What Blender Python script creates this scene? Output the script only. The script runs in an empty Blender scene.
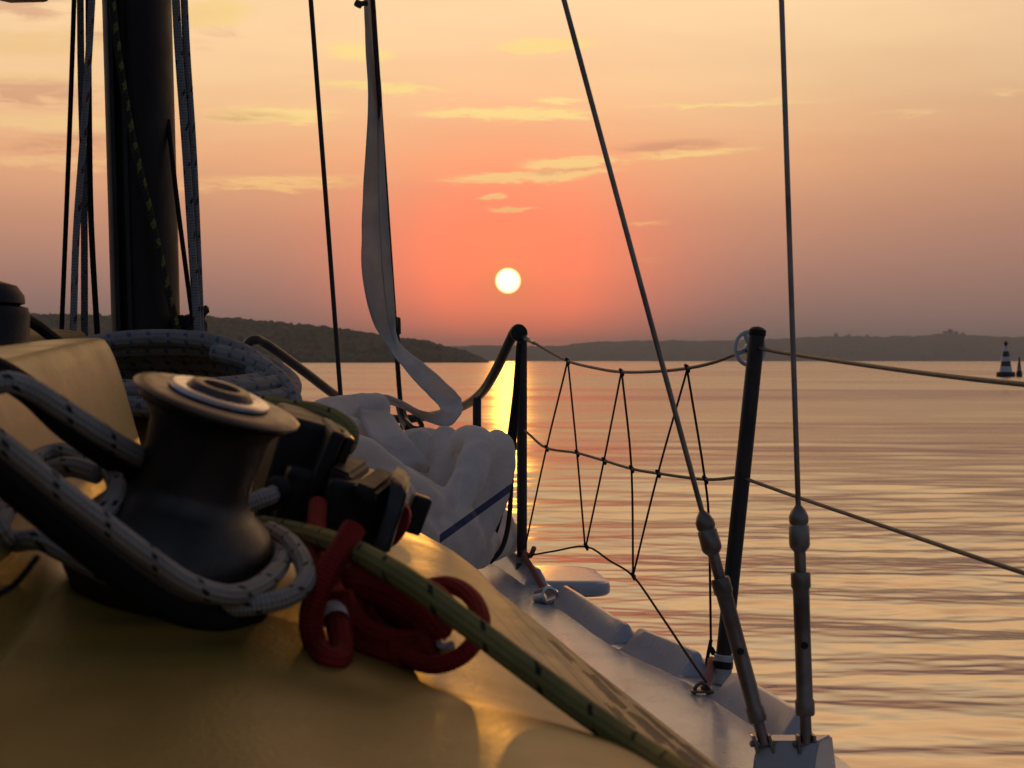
import bpy, bmesh, math, random
from mathutils import Vector, Matrix, noise
random.seed(7)
sc = bpy.context.scene
COL = sc.collection
R = math.radians

# ------------------------------------------------------------------ camera
FPX = 1600.0
CAMZ = 1.4
PITCH = math.atan(23.5 / FPX)
cam_d = bpy.data.cameras.new("camera")
cam = bpy.data.objects.new("camera", cam_d)
COL.objects.link(cam)
cam.location = (0, 0, CAMZ)
cam.rotation_euler = (math.pi / 2 - PITCH, 0, 0)
cam_d.sensor_width = 36
cam_d.lens = 36 * FPX / 1024
cam_d.clip_start = 0.05
cam_d.clip_end = 40000
cam_d.dof.use_dof = True
cam_d.dof.focus_distance = 3.0
cam_d.dof.aperture_fstop = 18
sc.camera = cam

SUN_EL, SUN_AZ = R(2.85), math.atan(-4 / FPX)
SDIR = Vector((math.sin(SUN_AZ) * math.cos(SUN_EL), math.cos(SUN_AZ) * math.cos(SUN_EL), math.sin(SUN_EL)))


# ------------------------------------------------------------------ node expression helper
class E:
    def __init__(s, nt, sock): s.nt, s.k = nt, sock
    def _m(s, op, *a, clamp=False):
        n = s.nt.nodes.new("ShaderNodeMath"); n.operation = op; n.use_clamp = clamp
        for i, v in enumerate((s,) + a):
            if isinstance(v, E): s.nt.links.new(v.k, n.inputs[i])
            else: n.inputs[i].default_value = v
        return E(s.nt, n.outputs[0])
    def __add__(s, o): return s._m("ADD", o)
    __radd__ = __add__
    def __sub__(s, o): return s._m("SUBTRACT", o)
    def __rsub__(s, o): return (s * -1) + o
    def __mul__(s, o): return s._m("MULTIPLY", o)
    __rmul__ = __mul__
    def __truediv__(s, o): return s._m("DIVIDE", o)
    def fract(s): return s._m("FRACT")
    def lt(s, o): return s._m("LESS_THAN", o)
    def gt(s, o): return s._m("GREATER_THAN", o)
    def abs(s): return s._m("ABSOLUTE")
    def sin(s): return s._m("SINE")
    def exp(s): return s._m("EXPONENT")
    def pow(s, o): return s._m("POWER", o)
    def max(s, o): return s._m("MAXIMUM", o)
    def min(s, o): return s._m("MINIMUM", o)
    def clamp(s): return s._m("ADD", 0.0, clamp=True)
    def step(s, a, b):
        n = s.nt.nodes.new("ShaderNodeMapRange"); n.interpolation_type = "SMOOTHSTEP"
        s.nt.links.new(s.k, n.inputs[0])
        n.inputs[1].default_value = a; n.inputs[2].default_value = b
        return E(s.nt, n.outputs[0])

def mixc(nt, fac, a, b, mode="MIX"):
    n = nt.nodes.new("ShaderNodeMix"); n.data_type = "RGBA"; n.blend_type = mode
    for i, v in ((0, fac), (6, a), (7, b)):
        if isinstance(v, E): nt.links.new(v.k, n.inputs[i])
        elif i == 0: n.inputs[0].default_value = v
        else: n.inputs[i].default_value = (*v, 1)
    return E(nt, n.outputs[2])

def ramp(nt, fac, stops):
    n = nt.nodes.new("ShaderNodeValToRGB")
    el = n.color_ramp.elements
    while len(el) < len(stops): el.new(0.5)
    for e, (p, c) in zip(el, stops):
        e.position = p; e.color = (*c, 1)
    nt.links.new(fac.k, n.inputs[0])
    return E(nt, n.outputs[0])

def vec(nt, x, y, z):
    n = nt.nodes.new("ShaderNodeCombineXYZ")
    for i, v in enumerate((x, y, z)):
        if isinstance(v, E): nt.links.new(v.k, n.inputs[i])
        else: n.inputs[i].default_value = v
    return E(nt, n.outputs[0])

def noise_tex(nt, co, scale, detail=3, rough=0.5, dist=0.0):
    n = nt.nodes.new("ShaderNodeTexNoise")
    if co is not None: nt.links.new(co.k, n.inputs["Vector"])
    n.inputs["Scale"].default_value = scale
    n.inputs["Detail"].default_value = detail
    n.inputs["Roughness"].default_value = rough
    n.inputs["Distortion"].default_value = dist
    return E(nt, n.outputs[0])

def sep(nt, v):
    n = nt.nodes.new("ShaderNodeSeparateXYZ"); nt.links.new(v.k, n.inputs[0])
    return [E(nt, o) for o in n.outputs]

def lin(r, g, b):
    f = lambda c: c / 12.92 if c <= 0.04045 else ((c + 0.055) / 1.055) ** 2.4
    return tuple(f(v / 255) for v in (r, g, b))

# ------------------------------------------------------------------ sky
world = bpy.data.worlds.new("World")
sc.world = world
world.use_nodes = True
nt = world.node_tree
nt.nodes.clear()
tc = nt.nodes.new("ShaderNodeTexCoord")
D = E(nt, tc.outputs["Generated"])
dx, dy, dz = sep(nt, D)
def dot(v, w):
    return v[0] * w[0] + v[1] * w[1] + v[2] * w[2]
cosang = dot((dx, dy, dz), SDIR)
ang = cosang.min(0.9999999)._m("ARCCOSINE")                 # angle to the sun
az = dx._m("ARCTAN2", dy)                                   # azimuth, 0 ahead
el = dz.max(-1.0).min(1.0)._m("ARCSINE")
base = ramp(nt, dz.max(0.0), [
    (0.000, lin(128, 108, 110)), (0.018, lin(142, 116, 114)), (0.048, lin(176, 130, 118)), (0.085, lin(213, 152, 122)),
    (0.125, lin(249, 184, 134)), (0.170, (1.03, .665, .345)), (0.225, (1.12, .775, .43)), (0.32, (1.50, .86, .38)),
    (0.48, (1.10, .60, .29)), (0.70, (.34, .22, .16)), (1.0, (.055, .07, .105))])
# away from the sun the low sky is dimmer and bluer
away = az.abs().step(0.24, 1.5)
base = mixc(nt, away, base, ramp(nt, dz.max(0.0), [(0, (.095, .115, .15)), (.25, (.115, .17, .25)), (.6, (.085, .125, .19)), (1, (.055, .07, .105))]))
rightside = az.step(0.07, 0.34) * el.step(0.30, 0.06)
base = mixc(nt, rightside * 0.45, base, lin(160, 122, 108))
# red aureole round the sun, flattened in the haze
glow = ((ang / 0.085) * (ang / -0.085)).exp() * 1.0 + (ang / -0.06).exp() * 0.4
glow = glow * (el.step(0.15, 0.055) * 0.45 + 0.55)
base = mixc(nt, glow.min(0.97), base, (1.50, .275, .135))
glow2 = (ang / -0.011).exp() * 0.9
base = mixc(nt, glow2.clamp(), base, lin(255, 160, 88))
# clouds: ragged streaks (azimuth, elevation) at infinite distance
ncl = noise_tex(nt, vec(nt, az * 26.0, el * 130.0, 0.0), 1.0, 6, 0.65, 0.6)
nfine = noise_tex(nt, vec(nt, az * 60.0 + el * 60.0, el * 520.0, 3.0), 1.0, 6, 0.7, 0.4)
def streak(px, py, hw, hh, tilt=0.0):
    a0, e0 = math.atan((px - 512) / FPX), math.atan((360.5 - py) / FPX)
    u = (az - a0) / (hw / FPX)
    v = (el - e0 - (az - a0) * tilt + (ncl - 0.5) * (22.0 / FPX)) / (hh / FPX)
    return ((u * u + v * v) * -1.0).exp()
bright = None
for a in [(506, 115, 74, 6.5, 0.0, 1.15), (548, 46, 46, 6.5, 0.02, 1.0), (530, 177, 76, 5.5, .05, 1.15), (575, 163, 50, 5.0, .02, .9), (560, 101, 24, 3.2, 0, .75),
          (492, 197, 14, 2.6, .05, .9), (512, 209, 22, 2.8, 0, 1.0), (375, 88, 62, 5, -.04, .85), (360, 54, 36, 9, -.1, .75), (725, 107, 120, 4.0, .01, .42),
          (690, 155, 70, 4.5, .05, .55), (648, 224, 22, 3.4, 0, .6), (905, 121, 40, 4.0, .0, .42), (1005, 103, 26, 4, 0, .36), (640, 260, 46, 3.4, 0, .35),
          (270, 118, 70, 10, .03, .7), (215, 20, 36, 15, .1, .8), (40, 58, 110, 12, .05, .8), (30, 133, 110, 9, .02, .8), (60, 170, 90, 7, 0, .62), (270, 185, 110, 8, .04, .62), (20, 90, 60, 6, .06, .6), (580, 283, 34, 2.4, 0, .35)]:
    t = streak(*a[:5]) * a[5]
    bright = t if bright is None else bright.max(t)
bmask = (bright * (nfine * 2.6 + ncl * 2.0 - 1.15)).step(0.12, 0.70)
base = mixc(nt, bmask, base, mixc(nt, el.step(0.03, 0.16), lin(255, 150, 100), mixc(nt, az.abs().step(.12, .25), (1.08, .78, .30), lin(255, 212, 150))))
dark = None
for a in [(670, 147, 68, 7, .05, 1.0), (565, 171, 70, 4.5, .05, .7), (25, 103, 90, 15, 0, 1.1), (10, 20, 80, 16, 0, .9), (250, 120, 55, 8, 0, .8), (90, 150, 110, 14, 0, .8), (130, 40, 80, 14, .05, .7), (215, 40, 40, 14, .1, .6)]:
    t = streak(*a[:5]) * a[5]
    dark = t if dark is None else dark.max(t)
dmask = (dark * (ncl * 2.2 - 0.45)).step(0.15, 0.7)
base = mixc(nt, dmask * 0.5, base, lin(196, 132, 108))
wide = noise_tex(nt, vec(nt, az * 7.0, el * 40.0, 9.0), 1.0, 4, 0.55).step(0.35, 0.75)
base = mixc(nt, wide * 0.10, base, lin(190, 125, 110))
bg = nt.nodes.new("ShaderNodeBackground")
nt.links.new(base.k, bg.inputs[0]); bg.inputs[1].default_value = 1.0
# the sun's disc, seen through the haze
disc = ang.step(R(0.475), R(0.445))
dcol = mixc(nt, ang.step(R(0.34), R(0.475)), (1.0, 0.96, 0.80), (1.0, 0.62, 0.10))
bgd = nt.nodes.new("ShaderNodeBackground")
nt.links.new(dcol.k, bgd.inputs[0]); nt.links.new((disc * 1.8).k, bgd.inputs[1])
sky = nt.nodes.new("ShaderNodeTexSky"); sky.sky_type = "NISHITA"; sky.sun_disc = False
sky.sun_elevation = SUN_EL; sky.sun_rotation = SUN_AZ; sky.air_density = 1.0; sky.dust_density = 3.0; sky.ozone_density = 1.0
bgs = nt.nodes.new("ShaderNodeBackground"); nt.links.new(mixc(nt, 1.0, E(nt, sky.outputs[0]), mixc(nt, away, (0.05, 0.05, 0.06), (0.12, 0.16, 0.22)), "MULTIPLY").k, bgs.inputs[0]); bgs.inputs[1].default_value = 0.05
a1 = nt.nodes.new("ShaderNodeAddShader"); a2 = nt.nodes.new("ShaderNodeAddShader")
nt.links.new(bg.outputs[0], a1.inputs[0]); nt.links.new(bgd.outputs[0], a1.inputs[1])
nt.links.new(a1.outputs[0], a2.inputs[0]); nt.links.new(bgs.outputs[0], a2.inputs[1])
wo = nt.nodes.new("ShaderNodeOutputWorld"); nt.links.new(a2.outputs[0], wo.inputs[0])

sun_d = bpy.data.lights.new("sun", "SUN")
sun_d.energy = 0.32; sun_d.angle = R(0.55); sun_d.color = (1.0, 0.40, 0.05)
sun = bpy.data.objects.new("sun", sun_d); COL.objects.link(sun)
sun.rotation_euler = (-SDIR).to_track_quat("-Z", "Y").to_euler()
sun.location = (0, 20, 10)
vs = sc.view_settings
sc.display_settings.display_device = "sRGB"
vs.view_transform = "Standard"; vs.look = "None"; vs.exposure = 0.0; vs.gamma = 1.0; vs.use_curve_mapping = False
cy = sc.cycles
cy.max_bounces = 6; cy.volume_bounces = 0; cy.sample_clamp_indirect = 6.0; cy.sample_clamp_direct = 4.0; cy.caustics_reflective = False; cy.caustics_refractive = False
try:
    cy.use_denoising = True; cy.denoiser = "OPENIMAGEDENOISE"
except Exception:
    pass

# ------------------------------------------------------------------ geometry helpers
FW = Vector((0, math.cos(PITCH), -math.sin(PITCH)))
UP = Vector((0, math.sin(PITCH), math.cos(PITCH)))
C0 = Vector((0, 0, CAMZ))
def P(px, py, d):
    """point of the place at distance d ahead, read off the photograph"""
    return C0 + FW * d + Vector((1, 0, 0)) * ((px - 512) / FPX * d) + UP * ((384 - py) / FPX * d)
def PP(l): return [P(*p) for p in l]

def link(name, me, mat=None, parent=None):
    o = bpy.data.objects.new(name, me); COL.objects.link(o)
    if mat is not None: me.materials.append(mat)
    if parent is not None: o.parent = parent
    return o
def obj(name, bm, mat=None, parent=None, smooth=True, angle=40):
    bmesh.ops.recalc_face_normals(bm, faces=bm.faces)
    me = bpy.data.meshes.new(name); bm.to_mesh(me); bm.free()
    if smooth:
        me.polygons.foreach_set("use_smooth", [True] * len(me.polygons))
        try: me.set_sharp_from_angle(angle=R(angle))
        except Exception: pass
    return link(name, me, mat, parent)
def tag(o, label, cat, group=None, kind=None):
    o["label"] = label; o["category"] = cat
    if group: o["group"] = group
    if kind: o["kind"] = kind
    return o
def struct(o, kind="structure"):
    o["kind"] = kind; return o
def thing(name, label, cat, group=None, loc=None):
    o = bpy.data.objects.new(name, None); COL.objects.link(o); o.empty_display_size = 0.05
    return tag(o, label, cat, group)

def catmull(pts, n=8, closed=False):
    out = []
    m = len(pts)
    rng = range(m if closed else m - 1)
    for i in rng:
        if closed: p0, p1, p2, p3 = pts[(i - 1) % m], pts[i], pts[(i + 1) % m], pts[(i + 2) % m]
        else: p0, p1, p2, p3 = pts[max(i - 1, 0)], pts[i], pts[i + 1], pts[min(i + 2, m - 1)]
        for k in range(n):
            t = k / n
            out.append(0.5 * ((2 * p1) + (p2 - p0) * t + (2 * p0 - 5 * p1 + 4 * p2 - p3) * t * t + (3 * p1 - p0 - 3 * p2 + p3) * t ** 3))
    if not closed: out.append(pts[-1].copy())
    return out

def tube(bm, pts, r, seg=12, smooth=0, closed=False, cap=True, flat=None, up=None):
    """sweep a circle along pts; r number or list or function of 0..1; UV = (metres along, turn)"""
    if smooth: pts = catmull(pts, smooth, closed)
    uv = bm.loops.layers.uv.verify()
    n = len(pts)
    L = [0.0]
    for i in range(1, n): L.append(L[-1] + (pts[i] - pts[i - 1]).length)
    tot = L[-1] or 1
    rad = (lambda t: r) if isinstance(r, (int, float)) else (r if callable(r) else (lambda t: r[0] + (r[1] - r[0]) * t))
    rings = []
    prevn = None
    for i in range(n):
        if closed: t = pts[(i + 1) % n] - pts[(i - 1) % n]
        else: t = pts[min(i + 1, n - 1)] - pts[max(i - 1, 0)]
        t = t.normalized() if t.length > 1e-9 else Vector((0, 0, 1))
        if prevn is None:
            a = up if up is not None else (Vector((0, 0, 1)) if abs(t.z) < 0.9 else Vector((1, 0, 0)))
            nn = (a - t * a.dot(t)).normalized()
        else:
            nn = prevn - t * prevn.dot(t)
            nn = nn.normalized() if nn.length > 1e-9 else prevn
        prevn = nn
        b = t.cross(nn)
        rr = rad(L[i] / tot)
        fa = flat or 1.0
        rings.append([bm.verts.new(pts[i] + nn * (rr * math.cos(2 * math.pi * k / seg)) + b * (rr * fa * math.sin(2 * math.pi * k / seg))) for k in range(seg)])
    def quad(i, j, u0, u1):
        for k in range(seg):
            k2 = (k + 1) % seg
            f = bm.faces.new((rings[i][k], rings[i][k2], rings[j][k2], rings[j][k]))
            for lp, (uu, vv) in zip(f.loops, ((u0, k / seg), (u0, (k + 1) / seg), (u1, (k + 1) / seg), (u1, k / seg))): lp[uv].uv = (uu, vv)
    for i in range(n - 1): quad(i, i + 1, L[i], L[i + 1])
    if closed: quad(n - 1, 0, tot, tot + (pts[0] - pts[-1]).length)
    elif cap:
        for ring, sgn, i in ((rings[0], -1, 0), (rings[-1], 1, n - 1)):
            j = 1 if i == 0 else n - 2
            dirv = (pts[i] - pts[j]).normalized()
            c = bm.verts.new(sum((v.co for v in ring), Vector()) / seg + dirv * rad(i / (n - 1)) * 0.45)
            for k in range(seg): 
                f = bm.faces.new((ring[k], ring[(k + 1) % seg], c))
                for lp in f.loops: lp[uv].uv = (L[i], 0.5)
    return bm
def lathe(bm, prof, M, seg=40, cap=True):
    rings = []
    for r, h in prof:
        rings.append([bm.verts.new(M @ Vector((r * math.cos(2 * math.pi * k / seg), r * math.sin(2 * math.pi * k / seg), h))) for k in range(seg)])
    for a, b in zip(rings, rings[1:]):
        for k in range(seg): bm.faces.new((a[k], a[(k + 1) % seg], b[(k + 1) % seg], b[k]))
    if cap:
        bm.faces.new(rings[0]); bm.faces.new(rings[-1])
    return bm
def box(bm, M, sx, sy, sz, bev=0.0, seg=2):
    t = bmesh.new()
    bmesh.ops.create_cube(t, size=1.0)
    bmesh.ops.scale(t, vec=(sx, sy, sz), verts=t.verts)
    if bev: bmesh.ops.bevel(t, geom=t.edges[:], offset=bev, segments=seg, affect="EDGES", profile=0.6)
    bmesh.ops.transform(t, matrix=M, verts=t.verts)
    me = bpy.data.meshes.new("tmp"); t.to_mesh(me); t.free()
    bm.from_mesh(me); bpy.data.meshes.remove(me)
    return bm
def frame(o, z, x=None):
    z = z.normalized(); x = x or Vector((1, 0, 0))
    x = (x - z * x.dot(z)).normalized(); y = z.cross(x)
    M = Matrix((x, y, z)).transposed().to_4x4(); M.translation = o
    return M
def prism(bm, quads):
    """loft closed polygons (lists of Vectors of equal length)"""
    rings = [[bm.verts.new(p) for p in q] for q in quads]
    n = len(rings[0])
    for a, b in zip(rings, rings[1:]):
        for k in range(n): bm.faces.new((a[k], a[(k + 1) % n], b[(k + 1) % n], b[k]))
    bm.faces.new(rings[0]); bm.faces.new(rings[-1])
    return bm

# ------------------------------------------------------------------ materials
def mat(name, col, rough=0.5, metal=0.0, var=0.15, vscale=6.0, bump=0.0, bscale=60.0, coat=0.0, col2=None, spec=0.5):
    m = bpy.data.materials.new(name); m.use_nodes = True
    t = m.node_tree; b = t.nodes["Principled BSDF"]
    co = E(t, t.nodes.new("ShaderNodeTexCoord").outputs["Object"])
    n1 = noise_tex(t, co, vscale, 5, 0.6)
    c2 = col2 or tuple(c * (1 - 2.2 * var) for c in col)
    c = mixc(t, n1.step(0.35, 0.7), col, c2)
    t.links.new(c.k, b.inputs["Base Color"])
    n2 = noise_tex(t, co, vscale * 3.1, 4, 0.6)
    t.links.new((n2 * 0.3 + (rough - 0.15)).max(0.03).k, b.inputs["Roughness"])
    b.inputs["Metallic"].default_value = metal
    b.inputs["Specular IOR Level"].default_value = spec
    if coat:
        b.inputs["Coat Weight"].default_value = coat; b.inputs["Coat Roughness"].default_value = 0.12
    if bump:
        bn = t.nodes.new("ShaderNodeBump"); bn.inputs["Strength"].default_value = 1.0; bn.inputs["Distance"].default_value = bump
        t.links.new(noise_tex(t, co, bscale, 3, 0.6).k, bn.inputs["Height"])
        t.links.new(bn.outputs[0], b.inputs["Normal"])
    return m

def rope_mat(name, col, fleck=None, pitch=0.035, dens=0.13, dots=5.0, rough=0.85, helix=1.0, braid=0.005, var=0.12):
    m = bpy.data.materials.new(name); m.use_nodes = True
    t = m.node_tree; b = t.nodes["Principled BSDF"]
    uvn = t.nodes.new("ShaderNodeUVMap")
    u, v, _ = sep(t, E(t, uvn.outputs[0]))
    co = E(t, t.nodes.new("ShaderNodeTexCoord").outputs["Object"])
    n1 = noise_tex(t, co, 30, 4, 0.6)
    c = mixc(t, n1.step(0.3, 0.75), col, tuple(k * (1 - 2 * var) for k in col))
    s1 = (u * (6.2832 / braid) + v * (6.2832 * 5)).sin()
    s2 = (u * (6.2832 / braid) - v * (6.2832 * 5)).sin()
    br = s1 * s2
    if fleck is not None:
        wob = (noise_tex(t, co, 45, 3, 0.6) - 0.5) * 0.22
        k = (u / pitch - v * helix + wob).fract().lt(dens)
        d = (v * dots + wob * 6).fract().lt(0.52)
        c = mixc(t, k * d, c, fleck)
    c = mixc(t, br.step(0.5, -0.9) * 0.2, c, tuple(k * 0.45 for k in col))   # yarn gaps in the braid
    t.links.new(c.k, b.inputs["Base Color"])
    b.inputs["Roughness"].default_value = rough
    b.inputs["Specular IOR Level"].default_value = 0.25
    bn = t.nodes.new("ShaderNodeBump"); bn.inputs["Strength"].default_value = 0.8; bn.inputs["Distance"].default_value = 0.0009
    t.links.new((br + n1 * 0.8).k, bn.inputs["Height"]); t.links.new(bn.outputs[0], b.inputs["Normal"])
    return m

def cloth_mat(name, col, col2, stripe=None):
    m = bpy.data.materials.new(name); m.use_nodes = True
    t = m.node_tree; b = t.nodes["Principled BSDF"]
    co = E(t, t.nodes.new("ShaderNodeTexCoord").outputs["Object"])
    n1 = noise_tex(t, co, 5, 5, 0.65)
    c = mixc(t, n1.step(0.35, 0.7), col, col2)
    if stripe:
        p0, nrm, xmin, w, cc = stripe
        x, y, z = sep(t, co)
        d = ((x - p0.x) * nrm.x + (y - p0.y) * nrm.y + (z - p0.z) * nrm.z).abs().lt(w)
        c = mixc(t, d * x.gt(xmin), c, cc)
    t.links.new(c.k, b.inputs["Base Color"])
    b.inputs["Roughness"].default_value = 0.75; b.inputs["Specular IOR Level"].default_value = 0.3
    bn = t.nodes.new("ShaderNodeBump"); bn.inputs["Distance"].default_value = 0.006; bn.inputs["Strength"].default_value = 0.8
    h = noise_tex(t, co, 22, 4, 0.55, 1.2)
    t.links.new(h.k, bn.inputs["Height"]); t.links.new(bn.outputs[0], b.inputs["Normal"])
    # thin sailcloth lets some light through
    tr = t.nodes.new("ShaderNodeBsdfTranslucent"); t.links.new(c.k, tr.inputs[0])
    mx = t.nodes.new("ShaderNodeMixShader"); mx.inputs[0].default_value = 0.46
    t.links.new(b.outputs[0], mx.inputs[1]); t.links.new(tr.outputs[0], mx.inputs[2])
    t.links.new(mx.outputs[0], t.nodes["Material Output"].inputs[0])
    return m

M_WHITE = mat("white_gelcoat", (0.45, 0.50, 0.57), 0.25, 0, 0.10, 4, 0.0003, 260, 0.15, (0.39, 0.40, 0.41))
M_HULL = mat("hull_paint", (0.62, 0.63, 0.62), 0.3, 0, 0.1, 3, 0, 1, 0.3)
M_BLACK = mat("black_plastic", (0.011, 0.011, 0.012), 0.5, 0, 0.2, 20, 0.0004, 220, spec=.3)
M_BLACKM = mat("black_anodised", (0.022, 0.021, 0.020), 0.38, 0.6, 0.2, 9, 0.0002, 300)
M_MAST = mat("dark_anodised_mast", (0.013, 0.011, 0.010), 0.55, 0.0, 0.2, 8, 0.0002, 200, spec=.25)
M_STEEL = mat("stainless_steel", (0.42, 0.40, 0.37), 0.34, 1.0, 0.15, 14)
M_STEELD = mat("weathered_bronze_steel", (0.23, 0.20, 0.175), 0.42, 0.9, 0.2, 18)
M_TUBE = mat("dark_painted_tube", (0.032, 0.025, 0.024), 0.42, 0.3, 0.2, 15)
M_WINCH = mat("worn_winch_alloy", (0.060, 0.054, 0.050), 0.42, 0.7, 0.2, 25, 0.0002, 400)
M_FLANGE = mat("winch_flange_alloy", (0.105, 0.086, 0.076), 0.38, 0.75, 0.2, 30, 0.0002, 300)
M_RING = mat("winch_ring_chrome", (0.50, 0.50, 0.52), 0.26, 1.0, 0.1, 30)
M_PLASTIC = mat("white_plastic", (0.60, 0.62, 0.63), 0.35, 0, 0.08, 12)
M_TAPE = mat("pale_tape", (0.45, 0.46, 0.48), 0.5, 0, 0.15, 40)
M_DARKWIRE = mat("dark_wire", (0.035, 0.03, 0.028), 0.5, 0.4, 0.2, 60)

RP_GREY = rope_mat("grey_flecked_rope", (0.36, 0.34, 0.305), (0.012, 0.012, 0.014), 0.034, 0.13, 7.0)
RP_BLACK = rope_mat("black_rope", (0.010, 0.010, 0.011), None, rough=0.8)
RP_GREEN = rope_mat("olive_flecked_rope", (0.25, 0.225, 0.075), (0.015, 0.018, 0.015), 0.040, 0.10, 4.0)
RP_RED = rope_mat("red_rope", (0.29, 0.015, 0.012), None, rough=0.8)
RP_BLUE = rope_mat("blue_flecked_grey_rope", (0.27, 0.265, 0.25), (0.08, 0.11, 0.18), 0.026, 0.22, 6.0, helix=0.6)
RP_PINK = rope_mat("faded_pink_rope", (0.40, 0.16, 0.13), None)
RP_REDFL = rope_mat("red_flecked_grey_rope", (0.24, 0.25, 0.26), (0.14, 0.02, 0.02), 0.05, 0.22, 3.0, braid=0.008)
RP_DKFL = rope_mat("dark_flecked_grey_rope", (0.22, 0.23, 0.24), (0.02, 0.02, 0.02), 0.05, 0.14, 3.0, braid=0.008)
RP_MID = rope_mat("dark_grey_rope", (0.10, 0.10, 0.105), (0.02, 0.02, 0.02), 0.03, 0.15, 3.0, braid=0.008)
RP_YEL = rope_mat("yellow_flecked_dark_rope", (0.035, 0.036, 0.025), (0.17, 0.16, 0.05), 0.028, 0.42, 2.0, braid=0.012)
RP_CORD = rope_mat("dark_net_cord", (0.035, 0.024, 0.022), None, braid=0.004)
RP_LIFE = mat("lifeline_wire", (0.10, 0.09, 0.085), 0.5, 0.3, 0.2, 80, 0.0006, 500)

# ------------------------------------------------------------------ water
import numpy as np
rng = np.random.default_rng(11)
rr = [0.3, 1.0, 2.0]
while rr[-1] < 420: rr.append(rr[-1] + max(.03, rr[-1] ** 2 / (FPX * CAMZ) * .6))
rr += [480, 600, 800, 1100, 1600, 2400, 3600, 6000, 9500]
fine = np.linspace(R(-29), R(29), 800)
coarse = np.linspace(R(30), R(330), 41)[1:-1]
th = np.concatenate([fine, coarse])
rr = np.array(rr); nr, nth = len(rr), len(th)
RR, TH = np.meshgrid(rr, th, indexing="ij")
X, Y = RR * np.sin(TH), RR * np.cos(TH)
dr = np.gradient(rr)[:, None]
edge = np.clip((R(28.5) - np.abs(np.where(TH > math.pi, TH - 2 * math.pi, TH))) / R(3), 0, 1)
gust = 1 + .28 * (np.sin(X * .11 + Y * .045 + 1) * np.sin(Y * .13 - X * .03) + .6 * np.sin(X * .31 + .9 + .3 * np.sin(Y * .2)) * np.sin(Y * .37 + 2))
Z = np.zeros_like(X); lost = np.zeros_like(X)
NW = 120
SLOPE = 0.052
for i in range(NW):
    lam = math.exp(rng.uniform(math.log(.11), math.log(3.6)))
    si = SLOPE * (1.15 if lam < .3 else 1.25 if lam < 1.2 else 1.0) / math.sqrt(NW / 2)
    phi = rng.normal(0, R(12 if lam > .3 else 24)) + R(3)
    k = 2 * math.pi / lam
    q = np.clip((lam / dr - 2.0) / 2.0, 0, 1); q = q * q * (3 - 2 * q)
    w = q * edge
    Z += w * gust * (si / k) * np.sin(k * (X * math.sin(phi) + Y * math.cos(phi)) + rng.uniform(0, 6.283))
    lost += (1 - w * w) * si * si / 2
idx = np.arange(nr * nth).reshape(nr, nth)
nx = np.roll(idx, -1, axis=1)
quads = np.stack([idx[:-1], nx[:-1], nx[1:], idx[1:]], -1).reshape(-1, 4)[:, ::-1]
me = bpy.data.meshes.new("water")
me.vertices.add(nr * nth); me.vertices.foreach_set("co", np.stack([X, Y, Z], -1).astype(np.float32).ravel())
me.loops.add(quads.size); me.loops.foreach_set("vertex_index", quads.astype(np.int32).ravel())
me.polygons.add(len(quads)); me.polygons.foreach_set("loop_start", np.arange(0, quads.size, 4, dtype=np.int32))
me.polygons.foreach_set("use_smooth", np.ones(len(quads), dtype=bool))
at = me.attributes.new("ripple", "FLOAT", "POINT"); at.data.foreach_set("value", np.sqrt(lost).astype(np.float32).ravel())
me.update(calc_edges=True)
mw = bpy.data.materials.new("lake_water"); mw.use_nodes = True
t = mw.node_tree; b = t.nodes["Principled BSDF"]
b.inputs["Base Color"].default_value = (0.030, 0.028, 0.022, 1)
b.inputs["IOR"].default_value = 3.2; b.inputs["Specular IOR Level"].default_value = 0.9
an = t.nodes.new("ShaderNodeAttribute"); an.attribute_name = "ripple"
rip = E(t, an.outputs["Fac"])
co = E(t, t.nodes.new("ShaderNodeTexCoord").outputs["Object"])
x, y, z = sep(t, co)
w0 = noise_tex(t, vec(t, x * 0.03, y * 0.11, 2.0), 1.0, 4, 0.65)       # wind streaks too small to be waves of the mesh
w4 = noise_tex(t, vec(t, x * 0.004, y * 0.012, 5.0), 1.0, 3, 0.6)
alpha = (rip * 0.95 * (w0.step(.35, .65) * 1.1 + .35) * (w4.step(.3, .7) * .7 + .65)) + 0.004
t.links.new(alpha.pow(0.5).k, b.inputs["Roughness"])
w3 = noise_tex(t, vec(t, x * 3.2 - y * 0.8, y * 7.0, 8.0), 1.0, 2, 0.5)
bn = t.nodes.new("ShaderNodeBump"); bn.inputs["Strength"].default_value = 1.0; bn.inputs["Distance"].default_value = 0.004
t.links.new(w3.k, bn.inputs["Height"]); t.links.new(bn.outputs[0], b.inputs["Normal"])
struct(link("water", me, mw))

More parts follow.
